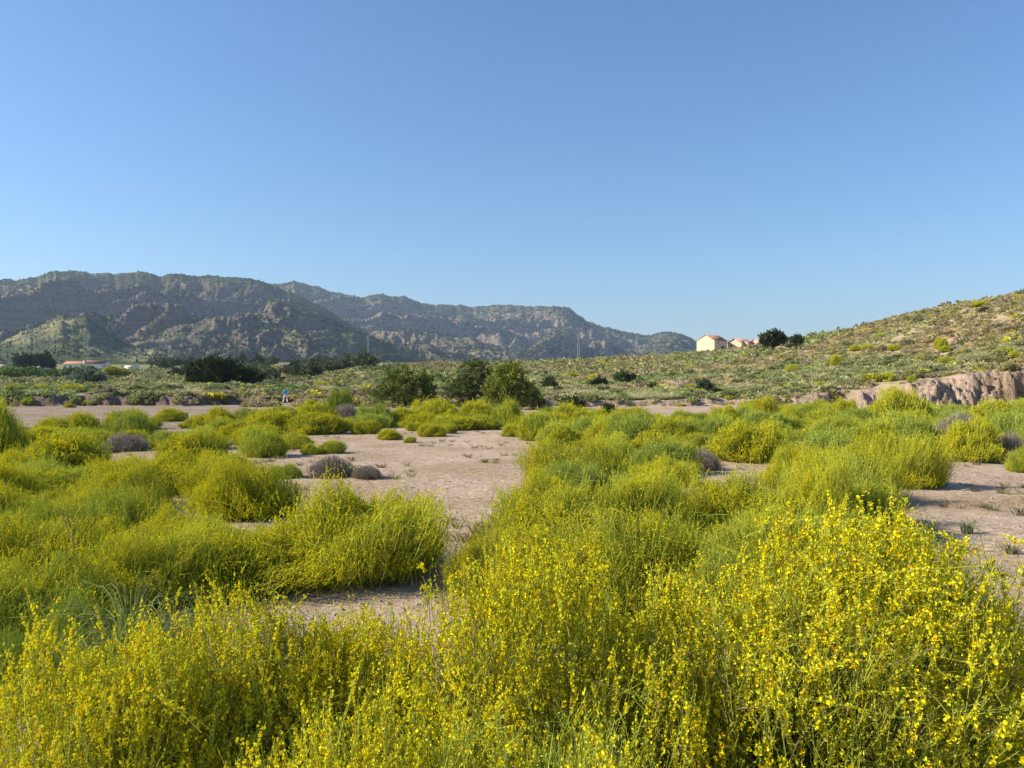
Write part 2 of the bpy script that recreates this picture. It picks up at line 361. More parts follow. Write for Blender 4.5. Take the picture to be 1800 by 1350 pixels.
# ------------------------------------------------------------------ mountains
rng = np.random.default_rng(11)
def mountain(name, pts, dc, d0, seed, spur, mat, power=1.35, u0=None, u1=None, du=1.4, rows=230, yfoot=646, back=1.35, grass=None, rough=1.0, trees=0, tsize=(3, 7), tcol=(.035, .05, .02)):
    pu = np.array([p[0] for p in pts], float); py = np.array([p[1] for p in pts], float)
    u0 = u0 if u0 is not None else pu[0]; u1 = u1 if u1 is not None else pu[-1]
    U = np.arange(u0, u1, du)
    T = np.concatenate([np.linspace(0, 1, rows), np.linspace(1, 2, 26)[1:]])
    UU, TT = np.meshgrid(U, T, indexing='ij')
    def hgt(UU, TT):
        yc = np.interp(UU, pu, py) - fbm(UU / 16, UU * 0 + seed, 3, seed + 5) * 2.6 - np.maximum(vnoise(UU / 4.5, UU * 0, seed + 6), 0) * 1.3
        zc = yz(yc, dc)
        zf = yz(yfoot, d0)
        D = np.where(TT <= 1, d0 + (dc - d0) * TT, dc + (TT - 1) * dc * (back - 1))
        X = (UU - 900) * D / FX
        t = np.minimum(TT, 1)
        sc = spur[1]
        xr = X + (dc - D) * spur[2]
        warp = fbm(X / sc / 1.3, D / sc / 1.3, 3, seed + 40) * sc * .35
        n = ridged((xr + warp) / sc, (D + warp) / sc * spur[3], 7, seed, .55) - .45
        n2 = fbm(X / (sc * .12), D / (sc * .12), 5, seed + 3, .6)
        z = zf + (zc - zf) * t ** power
        amp = (t * (1 - t) * 4) ** .7
        z = z + (zc - zf) * spur[0] * n * amp + n2 * (zc - zf) * .026 * rough * (amp + .6)
        lim = ZC + (zc - ZC) * (D / dc)
        k0 = .86 + .12 * t ** 6; rng_ = lim * (.992 - k0) + 1e-6
        z = np.where((TT <= 1) & (z > lim * k0), lim * k0 + rng_ * (1 - np.exp(-(z - lim * k0) / rng_)), z)
        z = np.where(TT > 1, zc * (1 - (TT - 1) * .8) , z)
        return X, D, z
    X, D, Z = hgt(UU, TT)
    idx = np.arange(X.size).reshape(X.shape)
    F = np.stack([idx[:-1, :-1], idx[1:, :-1], idx[1:, 1:], idx[:-1, 1:]], -1).reshape(-1, 4)
    C = np.zeros((X.size, 3))
    if grass is not None:
        yy = HY - (Z - ZC) * FX / D
        g = np.zeros(X.shape)
        for (gu, gy, ru, ry, a) in grass:
            g = np.maximum(g, a * np.clip(1.4 - np.hypot((UU - gu) / ru, (yy - gy) / ry), 0, 1))
        C[:, 0] = np.clip(g + 0, 0, 1).ravel()
    me = mesh_data(name, np.stack([X, D, Z], -1).reshape(-1, 3), F, mat, C, False)
    tag(ob(name, me), kind='structure')
    if trees:
        uu = rng.uniform(U[2], U[-3], trees * 3); tt = rng.uniform(.0, 1.0, trees * 3)
        xx, dd, zz = hgt(uu, tt)
        keep = fbm(xx / 90, dd / 90, 4, seed + 77) + rng.normal(0, .18, len(xx)) > -.02
        xx, dd, zz = xx[keep][:trees], dd[keep][:trees], zz[keep][:trees]
        n = len(xx); s = rng.uniform(*tsize, n)
        o = np.array([(1,0,.3),(0,1,.4),(-1,0,.3),(0,-1,.35),(0,0,1.5),(0,0,-.6)]) * (.5, .5, .6)
        jit = rng.uniform(.6, 1.3, (n, 6, 1))
        V = (o[None] * s[:, None, None] * jit + np.stack([xx, dd, zz], -1)[:, None]).reshape(-1, 3)
        f = np.array([(0,1,4),(1,2,4),(2,3,4),(3,0,4),(1,0,5),(2,1,5),(3,2,5),(0,3,5)])
        FF = (f[None] + (np.arange(n) * 6)[:, None, None]).reshape(-1, 3)
        cc = np.array(tcol)[None] * rng.uniform(.6, 1.5, (n, 1)) + rng.uniform(0, .012, (n, 3))
        me = mesh_data(name + "_scrub", V, FF, M_TREE, np.repeat(cc, 6, 0))
        tag(ob("mountain_scrub", me), label="dark evergreen trees and scrub dotted over the " + {'left_mountain': "nearer left mountain", 'far_mountain': "far blue mountain ridge", 'terraced_foothills': "terraced low foothills", 'left_foothills': "low grassy foothills at left"}[name], cat="scrub", kind='stuff')

M_MA = mountain_mat("mountain_slope", 1.8, gamt=.46)
M_MB = mountain_mat("far_mountain_slope", 1.5, green=(.085, .09, .05), grass=(.2, .18, .09), rock=(.24, .18, .14), gamt=.44)
M_MC = mountain_mat("foothill_slope", 1.25, green=(.07, .078, .035), grass=(.22, .19, .10), rock=(.18, .145, .11), gamt=.40)
far_pts = [(380, 520), (440, 505), (480, 498), (495, 495), (520, 494), (540, 498), (560, 503), (580, 511), (600, 515), (620, 518), (640, 521), (655, 518), (665, 517), (690, 518), (712, 519), (722, 524), (740, 533), (765, 536), (785, 533), (810, 536), (830, 538), (870, 534), (905, 537), (950, 537), (1000, 540), (1012, 550), (1030, 562), (1050, 569), (1080, 578), (1100, 583), (1125, 588), (1145, 590), (1160, 586), (1172, 583), (1186, 585), (1200, 588), (1212, 594), (1222, 600), (1260, 618), (1320, 645)]
mountain('far_mountain', far_pts, 4200, 2300, 3, (.62, 620, .55, .55), M_MB, 1.05, rows=240, yfoot=640, trees=13000, tsize=(5, 10), tcol=(.06, .07, .045),
         grass=[(900, 560, 60, 12, .6), (1060, 600, 50, 10, .5)])
left_pts = [(-420, 520), (-200, 500), (-60, 494), (0, 489), (30, 491), (60, 486), (85, 479), (100, 475), (130, 475), (160, 478), (190, 477), (205, 479), (240, 476), (252, 474), (270, 479), (283, 487), (295, 483), (310, 481), (340, 484), (370, 484), (400, 486), (440, 488), (465, 494), (480, 499), (500, 508), (515, 516), (530, 520), (545, 530), (560, 536), (575, 545), (590, 553), (605, 565), (630, 577), (660, 592), (700, 606), (760, 622), (840, 640)]
mountain('left_mountain', left_pts, 2700, 1150, 8, (.56, 470, .5, .5), M_MA, 1.12, rows=260, yfoot=643, trees=30000, tsize=(2.5, 5.5),
         grass=[(60, 510, 70, 7, 1), (150, 507, 80, 5, .9), (30, 530, 60, 12, .7), (120, 530, 90, 10, .5), (500, 570, 40, 18, 1), (520, 590, 40, 10, .9), (460, 545, 20, 8, .5), (330, 545, 30, 8, .4), (400, 555, 14, 8, .7), (230, 600, 40, 8, .7)])
foot_pts = [(470, 600), (540, 592), (600, 586), (625, 582), (650, 578), (690, 576), (730, 575), (745, 577), (770, 583), (800, 588), (830, 594), (850, 600), (870, 604), (890, 612), (920, 622), (950, 627), (1000, 631), (1060, 634), (1150, 633), (1200, 625), (1260, 622), (1350, 640)]
mountain('terraced_foothills', foot_pts, 3100, 1700, 23, (.42, 330, .4, .6), M_MC, .9, rows=170, yfoot=641, trees=12000, tsize=(3.0, 6), tcol=(.05, .06, .03), rough=4,
         grass=[(860, 620, 40, 8, .8), (700, 590, 80, 8, .6), (760, 600, 60, 8, .5)])
lf_pts = [(-400, 600), (-200, 590), (-60, 585), (0, 598), (20, 590), (40, 578), (70, 570), (95, 556), (110, 550), (125, 556), (150, 552), (165, 562), (185, 578), (200, 590), (220, 603), (250, 610), (270, 609), (285, 614), (310, 626), (340, 636), (360, 643)]
mountain('left_foothills', lf_pts, 1500, 850, 31, (.27, 200, .35, .7), M_MA, .8, rows=150, yfoot=643, trees=3000, tsize=(1.6, 4), rough=1.5,
         grass=[(110, 580, 50, 18, .6), (40, 590, 40, 14, .6), (255, 622, 60, 14, 1.0), (170, 615, 40, 8, .7)])

# ------------------------------------------------------------------ broom plants
GREEN_A, GREEN_B, GREEN_Y = np.array([.11, .148, .040]), np.array([.235, .275, .06]), np.array([.52, .54, .06])
YEL, YEL2, ORG = np.array([.90, .78, .016]), np.array([.84, .82, .04]), np.array([.80, .47, .012])
def pick_green(rng, n, hi):
    t = rng.uniform(0, 1, (n, 1)); c = GREEN_A * (1 - t) + GREEN_B * t
    y = np.clip(hi.reshape(-1, 1) + rng.normal(0, .15, (n, 1)), 0, 1)
    return (c * (1 - y) + GREEN_Y * y) * rng.uniform(.75, 1.2, (n, 1))
def pick_yellow(rng, n):
    k = rng.uniform(0, 1, n); c = np.repeat(YEL[None], n, 0)
    c[k < .35] = YEL2; c[k > .93] = ORG
    return c * rng.uniform(.75, 1.1, (n, 1))
def dome(rng, N, rx, h, inner=.5, lean=(0.20, 0.02), upw=.75, jit=.28, length=(.22, .42), lump=.16, leaders=.02, lead=1.2, arch=.05):
    seed = int(rng.integers(1, 9999))
    z = rng.uniform(0.08, 1, N) ** .9; ph = rng.uniform(0, 2 * math.pi, N); rr = np.sqrt(np.maximum(1 - z * z, 0))
    D = np.stack([rr * np.cos(ph), rr * np.sin(ph), z], -1)
    lm = 1 + lump * 1.6 * fbm(D[:, 0] * 2.1 + 5, D[:, 1] * 2.1 + z * 2.3, 3, seed)
    q = 1 - (1 - inner) * rng.uniform(0, 1, N) ** 1.6
    ld = rng.uniform(0, 1, N) < leaders
    q = np.where(ld, rng.uniform(1.0, lead, N), q)
    tip = D * np.array([rx, rx, h]) * (lm * q)[:, None]
    tip[:, :2] *= (.74 + .26 * sstep(z / .38))[:, None]
    rad = nrm(tip + np.array([0, 0, .3 * h]))
    ax = nrm(rad * 1.0 + np.array([lean[0], lean[1], upw]) * rng.uniform(.6, 1.2, (N, 1)) + rng.normal(0, jit, (N, 3)))
    L = rng.uniform(*length, N)[:, None]
    ar = rng.uniform(0, 1, N) < arch
    side = nrm(rad * (1, 1, .15) + rng.normal(0, .5, (N, 3)) * (1, 1, .3) + (0, 0, .12))
    ax = np.where(ar[:, None], side, ax)
    L = np.where(ld[:, None], L * 1.15, L)
    P0 = tip - ax * L; P0[:, 2] = np.maximum(P0[:, 2], .02); tip[:, 2] = np.maximum(tip[:, 2], .06)
    out = nrm(rad * (1, 1, .25))
    P1 = (P0 + tip) / 2 + out * L * .16 + rng.normal(0, .015, (N, 3))
    return P0, P1, tip, q, L[:, 0], z
def woody(rng, rx, h, n, mat):
    g = Geo()
    for i in range(n):
        a = rng.uniform(0, 2 * math.pi); e = rng.uniform(.25, 1.2); l = rng.uniform(.5, .8)
        tip = np.array([math.cos(a) * math.cos(e) * rx, math.sin(a) * math.cos(e) * rx, math.sin(e) * h]) * l
        p0 = np.array([math.cos(a) * .06, math.sin(a) * .06, -.08])
        mid = (p0 + tip) / 2 + rng.normal(0, .05, 3) - np.array([0, 0, .06])
        pts = [p0 * (1 - t) ** 2 + 2 * t * (1 - t) * mid + tip * t * t for t in (0, .25, .5, .75, 1)]
        V, F = tube(pts, np.linspace(.016, .004, 5), 4); g.add(V, F, np.array([.16, .12, .08]) * rng.uniform(.6, 1.1))
    return g.mesh("stems", mat)
M_STEM = veg_mat("woody_stems", .0)
RX, HH = .9, 1.0
def near_proto(seed, N=4300):
    rng = np.random.default_rng(seed); g = Geo(); fh = Geo(); fl = Geo()
    rx, h = 1.05, 1.3
    P0, P1, P2, q, L, z = dome(rng, N, rx, h, .45, length=(.25, .5), jit=.3, arch=.13, lump=.16, leaders=.05, lead=1.09, upw=.6)
    V, F = ribbons(rng, P0, P1, P2, 6, .0042, .0022)
    c = pick_green(rng, N, q * .62 - .2); g.add(V, F, np.repeat(c, 14, 0))
    tw0 = rng.integers(0, N, 900); td = nrm(rng.normal(0, 1, (900, 3)) + (0, 0, .6)); tl = rng.uniform(.1, .3, (900, 1))
    tb = P2[tw0] * rng.uniform(.6, .97, (900, 1)); tb[:, 2] = np.maximum(tb[:, 2], .03)
    V, F = ribbons(rng, tb, tb + td * tl * .5 + rng.normal(0, .02, (900, 3)), tb + td * tl, 3, .004, .0015); g.add(V, F, np.repeat(np.array([.34, .27, .19]) * rng.uniform(.5, 1.3, (900, 1)), 8, 0))
    # side twigs
    K = 4; t = rng.uniform(.2, .9, (N, K)); B = bez(P0, P1, P2, t).reshape(-1, 3); T = bezt(P0, P1, P2, t).reshape(-1, 3)
    M = N * K; ax = nrm(T + rng.normal(0, .38, (M, 3))); l = rng.uniform(.06, .15, (M, 1))
    B1 = B + ax * l * .5; B2 = B + nrm(ax + T * .6) * l
    V, F = ribbons(rng, B, B1, B2, 2, .0032, .0018); g.add(V, F, np.repeat(np.repeat(c, K, 0), 6, 0))
    # leaves
    K2 = 11; t = rng.uniform(.15, 1, (N, K2)); pos = bez(P0, P1, P2, t).reshape(-1, 3); T = bezt(P0, P1, P2, t).reshape(-1, 3)
    ax = nrm(T * .8 + rng.normal(0, .5, T.shape)); V, F = stamp(rng, LEAF, pos, ax, rng.uniform(.010, .022, len(pos)))
    g.add(V, F, np.repeat(pick_green(rng, len(pos), np.repeat(q * .9 - .1, K2)), 4, 0))
    tt = rng.uniform(.3, 1, (M, 3)); pos2 = bez(B, B1, B2, tt).reshape(-1, 3); T2 = bezt(B, B1, B2, tt).reshape(-1, 3)
    V, F = stamp(rng, LEAF, pos2, nrm(T2 * .7 + rng.normal(0, .5, T2.shape)), rng.uniform(.009, .019, len(pos2)))
    g.add(V, F, np.repeat(pick_green(rng, len(pos2), np.repeat(q * .9, K * 3)), 4, 0))
    # flowers along the upper part of most sprigs
    patch = fbm(P2[:, 0] * 2.2 + seed, P2[:, 1] * 2.2 + P2[:, 2] * 2, 3, seed)
    for G, dens in ((fh, .95), (fl, .40)):
        on = (rng.uniform(0, 1, N) < dens * .7 + patch * .7) & (q > .62)
        idx = np.where(on)[0]; K3 = 17
        t = rng.uniform(.45, .97, (len(idx), K3)); pos = bez(P0[idx], P1[idx], P2[idx], t).reshape(-1, 3); T = bezt(P0[idx], P1[idx], P2[idx], t).reshape(-1, 3)
        sd = nrm(np.cross(T, rng.normal(size=T.shape))); ax = nrm(sd + T * rng.uniform(.1, .9, (len(T), 1)))
        V, F = stamp(rng, FLOWER, pos + sd * .002, ax, rng.uniform(.0095, .016, len(pos))); G.add(V, F, np.repeat(pick_yellow(rng, len(pos)), 16, 0))
        tw = np.where(np.repeat(on, K) & (rng.uniform(0, 1, M) < .75))[0]
        t = rng.uniform(.4, 1, (len(tw), 3)); pos = bez(B[tw], B1[tw], B2[tw], t).reshape(-1, 3); T = bezt(B[tw], B1[tw], B2[tw], t).reshape(-1, 3)
        ax = nrm(T + rng.normal(0, .7, T.shape)); V, F = stamp(rng, FLOWER, pos, ax, rng.uniform(.009, .0145, len(pos))); G.add(V, F, np.repeat(pick_yellow(rng, len(pos)), 16, 0))
    return dict(fol=g.mesh("foliage", M_LEAF), H=fh.mesh("blossom", M_PETAL), L=fl.mesh("blossom", M_PETAL), stem=woody(rng, rx, h, 60, M_STEM), rx=rx, h=h)
def mid_proto(seed, N=8500, ws=.0075, fs=.019, K=3, K3=5, lf=5, twig=True):
    rng = np.random.default_rng(seed); g = Geo(); fh = Geo(); fl = Geo()
    rx, h = RX, HH
    P0, P1, P2, q, L, z = dome(rng, N, rx, h, .5, length=(.2, .42), jit=.33, lump=.32, arch=.07, leaders=.06, upw=.5)
    c = pick_green(rng, N, q * .55 - .25)
    V, F = ribbons(rng, P0, P1, P2, K, ws, ws * .45)
    tt = (np.linspace(0, 1, K + 1) ** 1.5)[None, :, None] * np.clip(q * 1.3 - .35, 0, 1)[:, None, None] * .8
    cc = c[:, None] * (1 - tt) + GREEN_Y * 1.1 * rng.uniform(.8, 1.2, (N, 1, 1)) * tt
    g.add(V, F, np.repeat(cc.reshape(-1, 3), 2, 0))
    if lf:
        t = rng.uniform(.25, 1, (N, lf)); pos = bez(P0, P1, P2, t).reshape(-1, 3); T = bezt(P0, P1, P2, t).reshape(-1, 3)
        V, F = stamp(rng, LEAF, pos, nrm(T + rng.normal(0, .35, T.shape)), rng.uniform(2.2, 4.4, len(pos)) * ws)
        g.add(V, F, np.repeat(pick_green(rng, len(pos), np.repeat(q * .9 - .1, lf)), 4, 0))
    patch = fbm(P2[:, 0] * 2.0 + seed, P2[:, 1] * 2.0 + P2[:, 2] * 2, 3, seed + 9)
    for G, dens in ((fh, .50), (fl, .16)):
        idx = np.where((rng.uniform(0, 1, N) < dens + patch * .8) & (q > .72))[0]
        t = rng.uniform(.5, 1, (len(idx), K3)); pos = bez(P0[idx], P1[idx], P2[idx], t).reshape(-1, 3); T = bezt(P0[idx], P1[idx], P2[idx], t).reshape(-1, 3)
        V, F = stamp(rng, TUFT2 if K3 > 3 else TUFT2[:1], pos, nrm(T * .8 + rng.normal(0, .6, T.shape)), rng.uniform(.6, 1.1, len(pos)) * fs)
        G.add(V, F, np.repeat(pick_yellow(rng, len(pos)), len(V) // len(pos), 0))
    return dict(fol=g.mesh("foliage", M_LEAF), H=fh.mesh("blossom", M_PETAL), L=fl.mesh("blossom", M_PETAL), stem=woody(rng, rx, h, 26, M_STEM), rx=rx, h=h)
def dead_proto(seed):
    rng = np.random.default_rng(seed); g = Geo(); N = 7000
    P0, P1, P2, q, L, z = dome(rng, N, RX, HH, .45, length=(.15, .32), jit=.5, lump=.2, upw=.3)
    c = np.array([.29, .24, .205]) * rng.uniform(.6, 1.35, (N, 1)) + rng.uniform(0, .02, (N, 1))
    V, F = ribbons(rng, P0, P1, P2, 3, .009, .004); g.add(V, F, np.repeat(c, 8, 0))
    return dict(fol=g.mesh("twigs", M_STEM), H=None, L=None, stem=woody(rng, RX, HH, 40, M_STEM), rx=RX, h=HH)
NEARP = [near_proto(s) for s in (1, 2, 3)]
MIDP = [mid_proto(s, 13000, .0055, .0135, 3, 7, 5) for s in (11, 12, 13, 14)]
FARP = [mid_proto(s, 8000, .012, .026, 2, 4, 3) for s in (21, 22, 23, 24, 25, 26)]
DEADP = [dead_proto(s) for s in (31, 32)]
prng = np.random.default_rng(5)
def place_bush(x, ytop, w, D, kind, label, group=None, rot=None, protos=None, hgt=None, tint=None):
    X = (x - 900) * D / FX; gzv = gz(X, D)
    h = (yz(ytop, D) - gzv) if hgt is None else hgt
    wm = w * D / FX
    dead = kind == 'd'
    P = protos or (DEADP if dead else NEARP if D < 4.8 else MIDP if D < 17 else FARP)
    p = P[int(prng.integers(len(P)))]
    cat = "shrub"
    root = ob("dead_shrub" if dead else "broom_shrub", None)
    root.empty_display_size = .2
    h = max(h, .42 * min(wm, 1.7)); wm = max(wm, 1.15 * h)
    s = wm / (2 * p['rx'])
    root.location = (X, D, gzv - .02); root.scale = (s, s * (1.0 if wm < 2.6 else .85), h / (p['h'] * (1.2 if P is NEARP else 1.06)))
    root.rotation_euler = (0, 0, prng.uniform(0, 6.28) if rot is None else rot)
    tag(root, label, cat, group)
    t = {'y': (1.0, 1.0, .9), 'm': (.95, 1.0, 1.0), 'g': (.84, .93, 1.25), 'd': (1, 1, .95), 'G': (.6, .72, .8), 'o': (.85, .8, .9)}[kind] if tint is None else tint
    j = prng.uniform(.88, 1.1)
    f = ob("twigs" if dead else "foliage", p['fol'], root); f.color = (t[0] * j, t[1] * j, t[2] * j, 1)
    st = ob("stems", p['stem'], root); st.color = (1, 1, 1, 1)
    if kind in 'ymo' and p['H'] is not None:
        b = ob("blossom", p['H' if kind in 'yo' else 'L'], root); b.color = (1, 1, 1, 1)
    return root

